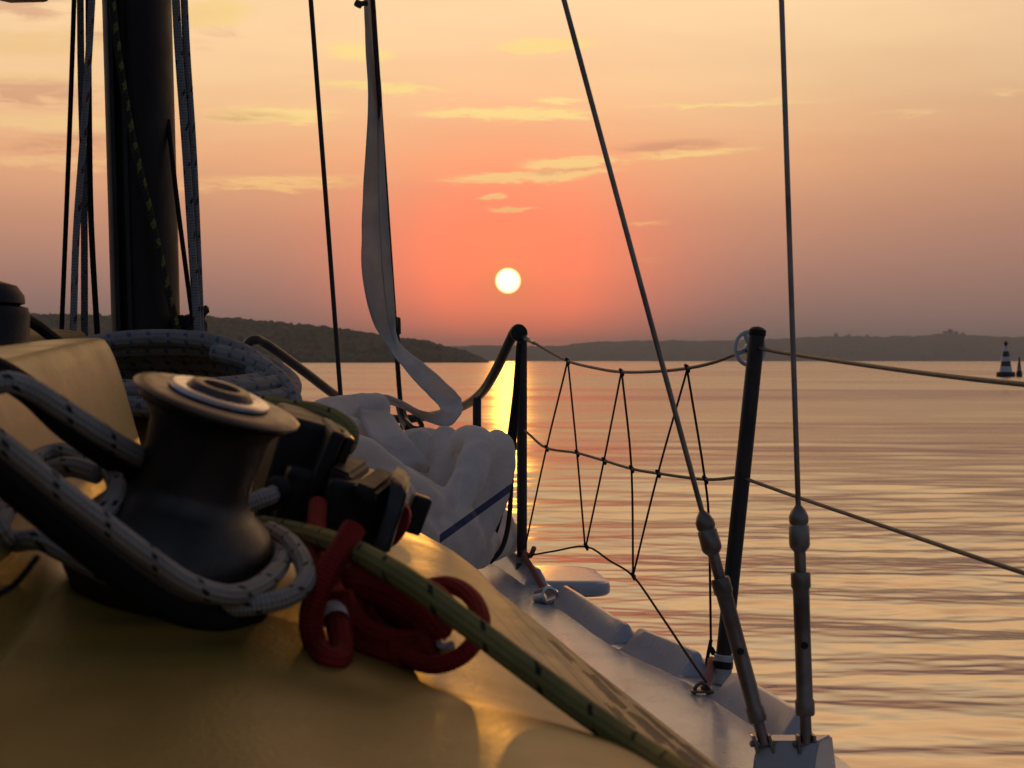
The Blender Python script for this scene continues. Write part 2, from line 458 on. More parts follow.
# ------------------------------------------------------------------ hills
def forest_mat(name, c1, c2):
    m = mat(name, c1, 0.95, 0, 0.2, 0.09, 0, 1, 0, c2, 0.1); return m
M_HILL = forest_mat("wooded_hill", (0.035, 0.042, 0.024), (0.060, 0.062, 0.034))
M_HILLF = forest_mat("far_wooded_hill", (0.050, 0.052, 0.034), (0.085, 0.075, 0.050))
def hill(name, prof, d0, d1, step_px, rows, amp, feat, m):
    """terrain whose crest follows prof (photo px), shore at d0, crest at d1, back slope beyond; its surface is the tree canopy"""
    bm = bmesh.new(); grid = []
    x0, x1 = prof[0][0], prof[-1][0]; n = int((x1 - x0) / step_px)
    for i in range(n + 1):
        px = x0 + (x1 - x0) * i / n
        for (a, ya), (c, yc) in zip(prof, prof[1:]):
            if a <= px <= c: py = ya + (yc - ya) * (px - a) / (c - a); break
        hh = max(0.0, CAMZ + (360.5 - py) / FPX * d1)
        colv = []
        for j in range(rows + 6):
            s = j / rows
            d = d0 + (d1 - d0) * s
            k = math.sin(min(s, 1) * math.pi / 2) ** 0.8 if s <= 1 else 1 - (s - 1) * 1.2
            X = (px - 512) / FPX * d
            q = Vector((X / feat, d / feat, 0))
            bumpv = noise.fractal(q, 0.7, 2.0, 4) * amp
            zz = hh * k + (bumpv if j > 0 else 0) * min(1, hh / (4 * amp)) + noise.noise(q * 0.13) * hh * 0.06 * (s < .9)
            colv.append(bm.verts.new((X, d, zz if j else -0.6)))
        grid.append(colv)
    for a, c in zip(grid, grid[1:]):
        for j in range(len(a) - 1): bm.faces.new((a[j], c[j], c[j + 1], a[j + 1]))
    return struct(obj(name, bm, m, smooth=False))
hill("hills", [(-900, 300), (-300, 306), (0, 314), (60, 316), (140, 317), (230, 319), (261, 322), (292, 325), (339, 330), (371, 335), (405, 340), (430, 342),
               (445, 348), (467, 352), (480, 357), (489, 361.5)], 1000, 1250, 1.6, 44, 2.5, 7, M_HILL)
hill("hills", [(-900, 340), (300, 340), (440, 347), (480, 346), (558, 347), (580, 344), (605, 342.5), (655, 341), (699, 341.5), (730, 341), (780, 339), (798, 338.5), (835, 337), (891, 337.5),
               (923, 336.5), (948, 334.5), (965, 335.5), (985, 337), (1024, 338), (1300, 334), (2000, 338)], 3600, 4400, 3.0, 20, 5, 34, M_HILLF)

# single trees on the far crest
M_LEAF = mat("dark_foliage", (0.035, 0.042, 0.022), 0.9, 0, 0.2, 0.3, spec=0.1)
M_TRUNK = mat("bark", (0.06, 0.05, 0.04), 0.9)
tree_spots = [(836, 335.5, 5, "small round tree on the far ridge, leftmost of the separate ones"), (849, 336, 4, "low bushy tree on the far ridge, second from the left"),
              (867, 336.5, 4, "low tree midway along the far ridge"), (893, 337, 3.5, "smallest tree in the dip of the far ridge"),
              (945, 333.5, 5.5, "tree at the left end of the clump above the striped buoy"), (950, 332.5, 7, "tallest tree of the clump above the striped buoy"),
              (956, 333.5, 5.5, "middle tree of the clump on the far ridge beside the tallest one"), (963, 335, 5, "tree at the right end of the clump on the far ridge"),
              (990, 337.5, 3.5, "small lone tree on the far ridge right of the clump")]
for px, py, hp, lb in tree_spots:
    d = 4380.0
    basep = P(px, py + hp * 0.55, d); hgt = hp / FPX * d
    tr = thing("tree", lb, "tree", "single trees on the far ridge")
    bm = bmesh.new(); tube(bm, [basep - Vector((0, 0, 6)), basep + Vector((0, 0, hgt * .45)), basep + Vector((0.4, 0, hgt * .7))], [0.9, 0.3], 6)
    obj("trunk", bm, M_TRUNK, tr)
    bm = bmesh.new()
    for k in range(260):
        v = Vector((random.gauss(0, 1), random.gauss(0, 1), random.gauss(0, 1))); v.normalize()
        v *= random.random() ** 0.4
        c = basep + Vector((v.x * hgt * .42, v.y * hgt * .42, hgt * .68 + v.z * hgt * .36))
        s = hgt * random.uniform(.05, .11)
        ax = Vector((random.gauss(0, 1), random.gauss(0, 1), random.gauss(0, 1))).normalized()
        Mx = frame(c, ax)
        bm.faces.new([bm.verts.new(Mx @ Vector(q)) for q in ((-s, -s * .6, 0), (s, -s * .6, 0), (s * .7, s * .7, 0), (-s * .7, s * .7, 0))])
    obj("crown", bm, M_LEAF, tr, smooth=False)

# ------------------------------------------------------------------ haze (air over the lake)
bm = bmesh.new()
bmesh.ops.create_cube(bm, size=1.0)
bmesh.ops.scale(bm, vec=(19000, 10500, 122), verts=bm.verts)
bmesh.ops.translate(bm, vec=(0, 4600, 60), verts=bm.verts)
mh = bpy.data.materials.new("haze_air"); mh.use_nodes = True
t = mh.node_tree; t.nodes.remove(t.nodes["Principled BSDF"])
pv = t.nodes.new("ShaderNodeVolumePrincipled")
pv.inputs["Color"].default_value = (0.64, 0.76, 0.90, 1); pv.inputs["Density"].default_value = 0.00021; pv.inputs["Anisotropy"].default_value = 0.25
t.links.new(pv.outputs[0], t.nodes["Material Output"].inputs["Volume"])
struct(obj("haze", bm, mh, smooth=False), "stuff")

# ------------------------------------------------------------------ buoys
def mat_band(name, zs, c1, c2):
    """painted bands by local height"""
    m = bpy.data.materials.new(name); m.use_nodes = True
    t = m.node_tree; b = t.nodes["Principled BSDF"]
    z = sep(t, E(t, t.nodes.new("ShaderNodeTexCoord").outputs["Object"]))[2]
    f = None
    for a, c in zs:
        k = z.gt(a) * z.lt(c); f = k if f is None else f + k
    n = noise_tex(t, E(t, t.nodes.new("ShaderNodeTexCoord").outputs["Object"]), 4, 4)
    c = mixc(t, f.clamp(), c1, c2); c = mixc(t, n.step(.4, .8) * .4, c, (0.12, 0.10, 0.09))
    t.links.new(c.k, b.inputs["Base Color"]); b.inputs["Roughness"].default_value = 0.5
    return m
DB = CAMZ * FPX / 16.4
S = DB / FPX
def at_water(px): return Vector(((px - 512) * S, DB, 0))
I4 = Matrix.Identity(4)
by = thing("navigation_buoy", "large navigation buoy, conical with black and white bands, floating on the lake", "buoy", "buoys on the lake")
by.location = at_water(1005.7)
bm = bmesh.new(); lathe(bm, [(8.8 * S, -3 * S), (9.2 * S, 0.3 * S), (9.2 * S, 4.2 * S), (8.6 * S, 5 * S), (6.8 * S, 5.1 * S)], I4, 28); obj("float", bm, M_BLACK, by)
bm = bmesh.new(); lathe(bm, [(6.4 * S, 5 * S), (5.1 * S, 12 * S), (4.0 * S, 20 * S), (2.6 * S, 28 * S), (1.9 * S, 30 * S), (1.2 * S, 30.2 * S)], I4, 28)
obj("tower", bm, mat_band("banded_buoy_paint", [(10.6 * S, 15.6 * S), (20.2 * S, 25.6 * S)], (0.62, 0.64, 0.66), (0.015, 0.015, 0.016)), by)
bm = bmesh.new(); lathe(bm, [(1.0 * S, 29.5 * S), (1.0 * S, 31.5 * S), (1.8 * S, 32 * S), (1.9 * S, 34.2 * S), (1.0 * S, 35.2 * S), (.3 * S, 36.5 * S)], I4, 16); obj("lantern", bm, M_TUBE, by)
by = thing("navigation_buoy", "small dark slim conical buoy floating close beside the large banded buoy", "buoy", "buoys on the lake")
by.location = at_water(1018.3) + Vector((0.2, .4, 0))
bm = bmesh.new(); lathe(bm, [(2.9 * S, -2 * S), (3.1 * S, 0), (3.0 * S, 4 * S), (2.6 * S, 5 * S)], I4, 20); obj("float", bm, M_BLACK, by)
bm = bmesh.new(); lathe(bm, [(2.5 * S, 5 * S), (1.5 * S, 12 * S), (.7 * S, 19 * S), (.3 * S, 20.5 * S)], I4, 20)
obj("tower", bm, mat_band("dark_buoy_paint", [(6 * S, 10.5 * S)], (0.03, 0.03, 0.032), (0.22, 0.22, 0.23)), by)

# ------------------------------------------------------------------ the sailing boat: hull, deck, coachroof, toe rails
BOW = Vector((-0.33, 4.72)); AFT = Vector((-0.083, -0.9966)); STB = Vector((0.9966, -0.083))
DROP = 0.52
def deck_z(u): return CAMZ - DROP + 0.05 * max(0, 1 - u / 1.6) ** 2
HB = [(0, .0), (.12, .10), (.4, .235), (.8, .375), (1.13, .476), (1.45, .575), (1.768, .657), (2.06, .787), (2.19, .818), (2.47, .899), (3.2, 1.04), (4.2, 1.15), (5.2, 1.17)]
def hb(u):
    if u < .12: return hb_lin(u)
    return sum(hb_lin(max(0, u + o)) for o in (-.12, -.08, -.04, 0, .04, .08, .12)) / 7
def hb_lin(u):
    for (a, x), (c, y) in zip(HB, HB[1:]):
        if a <= u <= c: return x + (y - x) * (u - a) / (c - a)
    return HB[-1][1]
def B(u, v, z=None):
    p = BOW + AFT * u + STB * v
    return Vector((p.x, p.y, deck_z(u) if z is None else z))
boat = thing("sailboat", "white sailboat with yellow coachroof the photo is taken from, on the lake", "sailboat")
bm = bmesh.new(); rows = []
us = [i * 5.2 / 80 for i in range(81)]
for u in us:
    w = hb(u)
    rows.append([bm.verts.new(B(u, w * k / 6) + Vector((0, 0, 0.025 * (1 - (k / 6) ** 2)))) for k in range(-6, 7)])
for a, c in zip(rows, rows[1:]):
    for k in range(12):
        try: bm.faces.new((a[k], a[k + 1], c[k + 1], c[k]))
        except ValueError: pass
bmesh.ops.remove_doubles(bm, verts=bm.verts, dist=1e-5)
obj("deck", bm, M_WHITE, boat)
bm = bmesh.new()
for sgn in (-1, 1):
    rows = []
    for u in us:
        w = hb(u); zd = deck_z(u)
        rows.append([bm.verts.new(B(u, sgn * (w + o), z)) for o, z in ((-.006, zd - .002), (.004, zd + .003), (.055, zd + .002), (.066, zd - .012), (.06, zd - .03), (.03 - .02 * min(1, u), zd * .55), (-.35 * w - .0, 0.05), (-.55 * w, -.3))])
    for a, c in zip(rows, rows[1:]):
        for k in range(7): bm.faces.new((a[k], a[k + 1], c[k + 1], c[k]))
obj("hull", bm, M_HULL, boat)

def u_at(d_y):                                  # distance aft of the bow for a depth on the starboard rail
    return (BOW.y - d_y) / 0.9966 * 1.0
def toe_rail(u0, u1):
    """moulded rail block standing on the gunwale, sloped inside face and ends"""
    bm = bmesh.new(); sections = []
    Lr = u1 - u0
    for q in [0, .005 / Lr, .011 / Lr, .015 / Lr, .019 / Lr, .2, .35, .5, .65, .8, 1 - .019 / Lr, 1 - .015 / Lr, 1 - .011 / Lr, 1 - .005 / Lr, 1]:
        u = u0 + Lr * q
        e = min(q, 1 - q) * Lr
        k = 0.12 + 0.88 * min(1.0, e / 0.016) - .0
        w = hb(u); zd = deck_z(u)
        hgt = (0.033 if u0 < 1.3 else 0.038) * k
        sec = []
        for o, z in ((-.004, -.004), (.002, hgt * .10), (.024, hgt * .95), (.0265, hgt), (.033, hgt), (.0355, hgt * .95), (.045, hgt * .4), (.05, -.004)):
            sec.append(B(u, w + o + .002, zd + .004 + z))
        sections.append(sec)
    prism(bm, sections)
    return obj("toe_rail", bm, M_WHITE, boat, angle=28)
rail_spans = [(.20, .62), (.68, 1.045), (1.25, 1.76), (1.80, 2.06), (2.195, 2.50), (2.86, 3.4)]
for a, c in rail_spans: toe_rail(a, c)

# coachroof: one moulded skin, (s, y) with s measured inward from its starboard edge
def lerp_tab(tab, x):
    if x <= tab[0][0]: return tab[0][1]
    for (a, p), (c, q) in zip(tab, tab[1:]):
        if x <= c:
            k = (x - a) / (c - a); return p + (q - p) * k
    return tab[-1][1]
def sm(x, a, b):
    k = max(0.0, min(1.0, (x - a) / (b - a))); return k * k * (3 - 2 * k)
def xe(y): return 0.135 - 0.194 * (y - 1.02)
FARP = [(-1.2, .10), (-.8, .092), (-.5, .118), (-.34, .148), (-.24, .158), (-.14, .176), (-.07, .208), (-.03, .236), (0, .262)]
NEARP = [(-1.2, .10), (-.8, .095), (-.5, .122), (-.34, .152), (-.17, .206), (-.05, .247), (0, .262)]
def sm_tab(tab, s):
    return sum(lerp_tab(tab, s + o) for o in (-.05, -.03, -.015, 0, .015)) / 5 if s < -.06 else lerp_tab(tab, s)
def roof_drop(s, y):
    k = sm(y, 0.95, 1.45)
    d = sm_tab(NEARP, s) * (1 - k) + sm_tab(FARP, s) * k
    x = xe(y) + s
    d += .11 * sm(-s, .10, .38) * max(0.0, 1.02 - y)
    # raised hatch garage moulding on the left
    sr = -.47 + .078 * (y - 1.09)
    rg = sm(-s, -sr - .058, -sr + .004) * sm(y, 1.72, 1.60)
    d = d * (1 - rg) + (-.0225 * (y - 1.09) / .51 + .03 * sm(-s, -sr + .01, -sr + .3)) * rg
    # raised moulding nearest the eye
    d -= 0.009 * sm(y, .95, .82) * sm(x, -.15, -.03)
    d -= .075 * sm(y, 1.68, 1.9) * sm(-s, .27, .36)
    d += .055 * (y - 1.02) * sm(-s, .02, .09) * (1 - sm(-s, .17, .28)) * sm(1.6 - y, 0, .3)
    # rounded front end
    yf = 1.70 + 1.15 * max(0.0, -s) + .9 * max(0, -s - .2)
    f = max(0.0, y - yf + .04)
    d += 1.4 * f * f
    return d
bm = bmesh.new(); uvl = bm.loops.layers.uv.verify(); uvs = {}
ss = [-1.16 + .01 * i for i in range(60)] + [-.56 + .005 * i for i in range(113)]
yy = [.30 + .006 * i for i in range(400)]
rows = []
for y in yy:
    row = []
    def add(s, dr, x=None):
        v = bm.verts.new((xe(y) + s, y, CAMZ - min(dr, .535))); uvs[v] = (s, y); row.append(v)
    add(-1.19, .54); add(-1.175, .2)
    for s in ss: add(s, roof_drop(s, y))
    e = roof_drop(0, y)
    for o, k in ((.006, .0045), (.011, .013), (.014, .028), (.017, .06), (.025, .15), (.04, .30)): add(o, e + k)
    rows.append(row)
for a, c in zip(rows, rows[1:]):
    for k in range(len(a) - 1):
        f = bm.faces.new((a[k], a[k + 1], c[k + 1], c[k]))
        for lp in f.loops: lp[uvl].uv = uvs[lp.vert]
mr = mat("yellow_gelcoat", (0.26, 0.178, 0.034), 0.42, 0, 0.10, 5, 0.0005, 240, 0.0, (0.215, 0.145, 0.026), 0.45)
t = mr.node_tree; b = t.nodes["Principled BSDF"]
u, v, _ = sep(t, E(t, t.nodes.new("ShaderNodeUVMap").outputs[0]))
src = E(t, b.inputs["Base Color"].links[0].from_socket)
co = E(t, t.nodes.new("ShaderNodeTexCoord").outputs["Object"])
zone = u.gt(-.098) * u.lt(-.008) * (v + (noise_tex(t, vec(t, u * 90, 0.0, 0.0), 1.0, 1) - .5) * .22).lt(1.36) * v.gt(.5)
lines = (u / .0125).fract().lt(.24)
wear = noise_tex(t, vec(t, u * 60, v * 13.0, 0.0), 1.0, 2, .5, .2).step(.60, .64) * u.gt(-.085)
c = mixc(t, lines * zone * .8, src, (0.045, 0.030, 0.014))
c = mixc(t, wear * zone * .85, c, (0.055, 0.055, 0.055))
c = mixc(t, noise_tex(t, co, 45, 5, .7).step(.62, .72) * .35, c, (0.20, 0.13, 0.05))   # grime specks
t.links.new(c.k, b.inputs["Base Color"])
roof = obj("coachroof", bm, mr, boat, angle=60)
# sliding hatch lying behind the moulding
bm = bmesh.new(); box(bm, Matrix.Translation(P(-90, 351, 1.95)) @ Matrix.Rotation(R(-2), 4, "Y"), .34, .36, .045, .012, 3)
obj("sliding_hatch", bm, mat("dull_yellow_gelcoat", (0.22, 0.155, 0.045), 0.5, 0, .12, 6), boat)
# worn dark patches of old non-skid along its starboard edge
t = mr.node_tree; b = t.nodes["Principled BSDF"]
u, v, _ = sep(t, E(t, t.nodes.new("ShaderNodeUVMap").outputs[0]))
nz = noise_tex(t, vec(t, u * 160, v * 60, 0.0), 1.0, 3, .6) - .5
msk = None
for uc, vc, hu, hv in [(-.020, 1.235, .0050, .045), (-.034, 1.185, .0055, .050), (-.013, 1.13, .0050, .05), (-.028, 1.085, .0065, .04), (-.010, 1.045, .005, .03), (-.040, 1.30, .004, .035), (-.022, 1.01, .006, .03), (-.045, 1.10, .004, .03)]:
    m_ = (u - uc + nz * .006).abs().lt(hu) * (v - vc + nz * .06).abs().lt(hv)
    msk = m_ if msk is None else msk.max(m_)
src = E(t, b.inputs["Base Color"].links[0].from_socket)
t.links.new(mixc(t, msk * .92, src, (0.022, 0.022, 0.024)).k, b.inputs["Base Color"])
t.links.new((msk * -.40 + .45).k, b.inputs["Specular IOR Level"])     # the worn patches are matt
# chainplate block moulded on the gunwale
bm = bmesh.new()
pa, pb = P(757, 741, 1.97), P(819, 741, 1.93)
ax = (pb - pa).normalized(); fwd = Vector((-ax.y, ax.x, 0)).normalized()
q = []
for k, o in ((0, -.004), (.5, 0), (1, .004)):
    p = pa.lerp(pb, k)
    q.append([p + fwd * -.0, p + fwd * .05 + Vector((0, 0, -.002)), p + fwd * .07 + Vector((0, 0, -.06)), p + fwd * -.03 + Vector((0, 0, -.075)), p + fwd * -.010 + Vector((0, 0, -.02))])
prism(bm, q)
bmesh.ops.bevel(bm, geom=[e for e in bm.edges if not e.is_boundary], offset=.003, segments=2, affect="EDGES")
obj("chainplate_block", bm, M_WHITE, boat)

# white rounded slab jutting out by the pulpit post
bm = bmesh.new()
zt = CAMZ - .528
ol = []
def corner(cx, cy, r, a0, a1, n=7):
    for i in range(n + 1):
        a = R(a0 + (a1 - a0) * i / n); ol.append((cx + r * math.cos(a), cy + r * math.sin(a)))
x0, x1, y0, y1 = -.06, .237, 3.80, 4.12
corner(x1 - .05, y0 + .05, .05, -90, 0); corner(x1 - .11, y1 - .09, .09, 0, 90); corner(x0 + .02, y1 - .02, .02, 90, 180); corner(x0 + .02, y0 + .02, .02, 180, 270)
def ring(off, z):
    cx, cyy = sum(p[0] for p in ol) / len(ol), sum(p[1] for p in ol) / len(ol)
    return [Vector((cx + (p[0] - cx) * (1 - off / .13), cyy + (p[1] - cyy) * (1 - off / .15), z)) for p in ol]
prism(bm, [ring(.006, zt - .036), ring(.001, zt - .031), ring(0, zt - .018), ring(.002, zt - .006), ring(.008, zt), ring(.03, zt + .001)])
slab = tag(obj("boarding_step", bm, M_WHITE), "flat white rounded slab jutting out over the water beside the pulpit post", "step")

def roof_d(px, py):
    """distance at which the sight line meets the coachroof"""
    d = .4
    while d < 2.6:
        p = P(px, py, d)
        if CAMZ - p.z > roof_drop(p.x - xe(p.y), p.y): return d
        d += .002
    return d
# ------------------------------------------------------------------ mast, boom
mast = thing("mast", "thick dark mast rising behind the yellow coachroof at the photo's left", "mast")
bm = bmesh.new()
prof = []
for i in range(36):
    a = 2 * math.pi * i / 36
    prof.append((.0485 * math.cos(a), .062 * math.sin(a) + (.0 if math.sin(a) > -.9 else 0)))
def mast_sec(p):
    o = []
    for x, y in prof:
        o.append(p + Vector((x, y, 0)))
    return o
pb_, pt_ = P(147, 345, 2.32), P(137, 0, 2.32)
dirm = (pt_ - pb_) / (pt_.z - pb_.z)
zs = [-.10, .3, .8, 1.6, 3.2, 5.5]
prism(bm, [mast_sec(pb_ + dirm * z) for z in zs])
obj("spar", bm, M_MAST, mast, angle=50)
bm = bmesh.new()
for sx in (-.0085, .0085):                                     # two lips of the sail track on the aft face
    prism(bm, [[pb_ + dirm * z + Vector((sx - .016 + dx_, -.060 + dy_, 0)) for dx_, dy_ in ((-.003, .012), (-.003, -.006), (.003, -.006), (.003, .012))] for z in (-.08, 5.4)])
obj("sail_track", bm, M_BLACKM, mast)
bm = bmesh.new()
lathe(bm, [(.058, 0), (.064, .002), (.064, .012), (.052, .018)], Matrix.Translation(pb_ + dirm * -.095) @ Matrix.Diagonal((1, 1.25, 1, 1)), 30)
obj("mast_foot", bm, M_BLACK, mast)

bm = bmesh.new()
tube(bm, [P(-420, -110, 1.1), P(10, -7, 2.05), P(43, -7.5, 2.12)], .0125 * 1.0, 14)
boom = thing("boom", "dark horizontal spar end just showing at the photo's top left corner", "boom")
obj("spar", bm, M_MAST, boom)
bm = bmesh.new(); tube(bm, [P(42, -10, 2.12), P(70, -22, 2.18), P(105, -30, 2.25)], .009, 10); obj("gooseneck", bm, M_STEELD, boom)

# mast cleat with its two horns
cl = thing("horn_cleat", "dark horn cleat on the mast's right side above the coiled rope", "cleat")
bm = bmesh.new(); lathe(bm, [(.008, 0), (.020, .004), (.021, .016), (.012, .026)], frame(P(188, 328, 2.30), Vector((.9, -.5, .1))), 20)
box(bm, frame(P(186, 327, 2.31), Vector((.9, -.5, .1))), .04, .03, .02, .006); obj("cleat_base", bm, M_BLACK, cl)
bm = bmesh.new(); tube(bm, [P(193, 330, 2.28), P(199, 318, 2.27), P(204, 311, 2.26), P(208, 308.5, 2.26)], [.010, .0058], 12, 4); obj("horn", bm, M_TUBE, cl)
bm = bmesh.new(); tube(bm, [P(193, 328, 2.28), P(200, 335, 2.27), P(206, 339, 2.26), P(212, 341, 2.26)], [.010, .0058], 12, 4); obj("horn", bm, M_TUBE, cl)

def rope(name, label, cat, m, pts, r, seg=12, sm_=8, group=None, clampd=False):
    if clampd: pts = [(x, y, min(d, roof_d(x, y) - r * 1.25)) for x, y, d in pts]
    bm = bmesh.new(); tube(bm, PP(pts) if not isinstance(pts[0], Vector) else pts, r, seg, sm_)
    return tag(obj(name, bm, m), label, cat, group)
gm = "ropes running up beside the mast"
rope("rope", "thin black halyard, leftmost of the ropes left of the mast", "rope", RP_BLACK, [(76, -60, 2.2), (70, 120, 2.2), (61, 345, 2.2)], .0034, group=gm)
rope("rope", "pale halyard with red flecks left of the mast, crossing in front of a darker one", "rope", RP_REDFL, [(95, -60, 2.16), (89, 50, 2.16), (83, 140, 2.16), (76, 240, 2.16), (73, 345, 2.16)], .0049, group=gm)
rope("rope", "dark grey halyard hanging straight behind the red flecked one", "rope", RP_MID, [(80, -60, 2.2), (81, 70, 2.2), (84, 200, 2.2), (84.5, 345, 2.2)], .0049, group=gm)
rope("rope", "dark halyard nearest to the mast's left side, slanting toward it at the bottom", "rope", RP_BLACK, [(88, -60, 2.24), (89, 100, 2.24), (91, 220, 2.24), (98, 345, 2.24)], .0042, group=gm)
rope("rope", "pale halyard with dark flecks close to the mast's right side", "rope", RP_DKFL, [(173, -60, 2.2), (178, 40, 2.2), (186, 150, 2.2), (193, 260, 2.2), (199, 342, 2.2)], .0058, group=gm)
rope("rope", "second pale halyard right of the mast, outermost of that pair", "rope", RP_DKFL, [(182, -60, 2.21), (186, 40, 2.21), (193, 150, 2.21), (198, 260, 2.21), (201, 342, 2.21)], .0052, group=gm)
rope("rope", "short black line slanting from the mast's right edge to the horn cleat", "rope", RP_BLACK, [(168, 120, 2.30), (177, 200, 2.27), (186, 270, 2.25), (193, 322, 2.25)], .0034, group=gm)
rope("rope", "yellow flecked dark line slanting across the front of the mast", "rope", RP_YEL, [(108, -40, 2.235), (118, 50, 2.235), (133, 140, 2.235), (152, 220, 2.235), (168, 290, 2.235), (180, 342, 2.235)], .0050, group=gm)

# ------------------------------------------------------------------ pulpit
pul = thing("pulpit", "dark tube pulpit rail round the bow, one tall post beside the sun's reflection", "pulpit")
d1 = 3.80
bm = bmesh.new(); tube(bm, [P(522, 580, d1), P(522, 460, d1), P(522, 345, d1), P(522, 335, d1)], .0122, 16); obj("post", bm, M_TUBE, pul)
bm = bmesh.new()
tube(bm, PP([(522, 340, d1), (522, 333, d1), (519.5, 329, d1), (515, 331, d1 + .01), (509, 343, d1 + .04), (496, 370, d1 + .14), (486, 387, d1 + .24), (478, 396, d1 + .34), (467, 404, d1 + .45), (450, 411, d1 + .58), (430, 416, d1 + .68), (405, 419, d1 + .72), (380, 417, d1 + .66), (358, 409, d1 + .52),
              (335, 395, d1 + .33), (306, 373, d1 + .18), (276, 351, d1 + .06), (262, 342, d1 + .02), (255, 340, d1), (249, 343, d1), (245, 352, d1), (244, 365, d1), (243, 480, d1), (242, 560, d1)]), .0122, 16, 6)
obj("top_rail", bm, M_TUBE, pul)
bm = bmesh.new(); lathe(bm, [(.010, -.013), (.0195, -.011), (.0205, 0), (.0195, .011), (.010, .013)], frame(P(519, 333, d1 - .004), Vector((0, -1, .05))), 24); obj("end_cap", bm, M_BLACK, pul)
bm = bmesh.new(); tube(bm, [P(477, 398, d1 + .34), P(477, 470, d1 + .34), P(476, 560, d1 + .34)], .0112, 14); obj("leg", bm, M_TUBE, pul)
bm = bmesh.new(); tube(bm, [P(522, 446, d1), P(507, 446, d1 + .08), P(477, 445, d1 + .33)], .0095, 12); obj("mid_rail", bm, M_TUBE, pul)
bm = bmesh.new(); lathe(bm, [(.030, -.01), (.030, .004), (.017, .010), (.0155, .05), (.0125, .052)], Matrix.Translation(P(522, 584, d1)), 24); obj("base_socket", bm, M_TUBE, pul)
bm = bmesh.new(); lathe(bm, [(.0126, 0), (.0142, .001), (.0142, .030), (.0126, .031)], Matrix.Translation(P(522, 570, d1)), 24); obj("tape_band", bm, M_TAPE, pul)
bm = bmesh.new(); box(bm, frame(P(240, 348, d1 - .01), Vector((0, 0, 1))), .03, .02, .014, .003); tube(bm, [P(246, 346, d1), P(228, 353, d1 - .1)], .006, 10); obj("clamp", bm, M_STEEL, pul)
bm = bmesh.new(); tube(bm, PP([(228, 352, d1 - .1), (190, 366, 3.4), (60, 395, 2.4)]), .003, 8, 4)
tag(obj("lifeline", bm, RP_LIFE), "thin wire lifeline leaving the port pulpit clamp, mostly hidden by the rope coil", "lifeline", "wire lifelines")
# black lines hanging from the post head
rope("cord", "black cord looped from the pulpit post head down to the foredeck, left strand", "cord", RP_BLACK, [(519, 344, 3.76), (515, 395, 3.72), (508, 450, 3.70), (502, 505, 3.62), (492, 540, 3.55), (478, 562, 3.5), (466, 565, 3.5)], .0062, 10, 8, "black cords on the pulpit post")
rope("cord", "second black cord below the pulpit post head, hanging straighter beside the post", "cord", RP_BLACK, [(520, 344, 3.75), (517, 400, 3.72), (512, 470, 3.66), (509, 520, 3.58), (502, 548, 3.52), (490, 562, 3.48)], .0056, 10, 8, "black cords on the pulpit post")

# ------------------------------------------------------------------ stanchion, lifelines, netting
st = thing("stanchion", "dark leaning stanchion at the deck edge with a white spoked disc at its top", "stanchion")
ds = 2.56
bm = bmesh.new(); tube(bm, [P(722, 672, ds), P(740, 500, ds), P(757.5, 331, ds)], .0128, 18); obj("tube", bm, mat("dark_stanchion_tube", (0.028, 0.024, 0.023), .45, .3, .2, 20), st)
bm = bmesh.new()
sdir = (P(757.5, 331, ds) - P(722, 672, ds)).normalized()
lathe(bm, [(.0132, 0), (.0152, .002), (.0152, .046), (.0132, .048)], frame(P(721, 684, ds), sdir), 24); obj("base_socket", bm, M_TAPE, st)
bm = bmesh.new(); lathe(bm, [(.0155, 0), (.0165, .001), (.0165, .011), (.0155, .012)], frame(P(722.5, 668, ds), sdir), 24); obj("black_band", bm, M_BLACK, st)
bm = bmesh.new(); lathe(bm, [(.0129, 0), (.0142, .002), (.0138, .010), (.009, .014), (.002, .0155)], frame(P(757, 336, ds), sdir), 24); obj("cap", bm, M_BLACK, st)
# spoked disc on the lifeline beside the stanchion
dc = thing("spoked_disc", "white plastic spoked ring threaded on the lifeline at the stanchion top", "ring")
ctr = P(750, 348.5, ds + .035)
nrm = Vector((.42, -1, .06)).normalized()
Md = frame(ctr, nrm)
bm = bmesh.new(); ringp = [Md @ Vector((.0275 * math.cos(2 * math.pi * k / 40), .0275 * math.sin(2 * math.pi * k / 40), 0)) for k in range(40)]
tube(bm, ringp, .0033, 10, 0, True, up=nrm); obj("rim", bm, M_PLASTIC, dc)
bm = bmesh.new()
lathe(bm, [(.006, -.005), (.010, -.004), (.010, .004), (.006, .005)], Md, 20); obj("hub", bm, M_PLASTIC, dc)
for k in range(4):
    a = R(20 + 90 * k)
    bm = bmesh.new(); box(bm, Md @ Matrix.Rotation(a, 4, "Z") @ Matrix.Translation((.0175, 0, 0)), .018, .008, .004, .001)
    obj("spoke", bm, M_PLASTIC, dc)

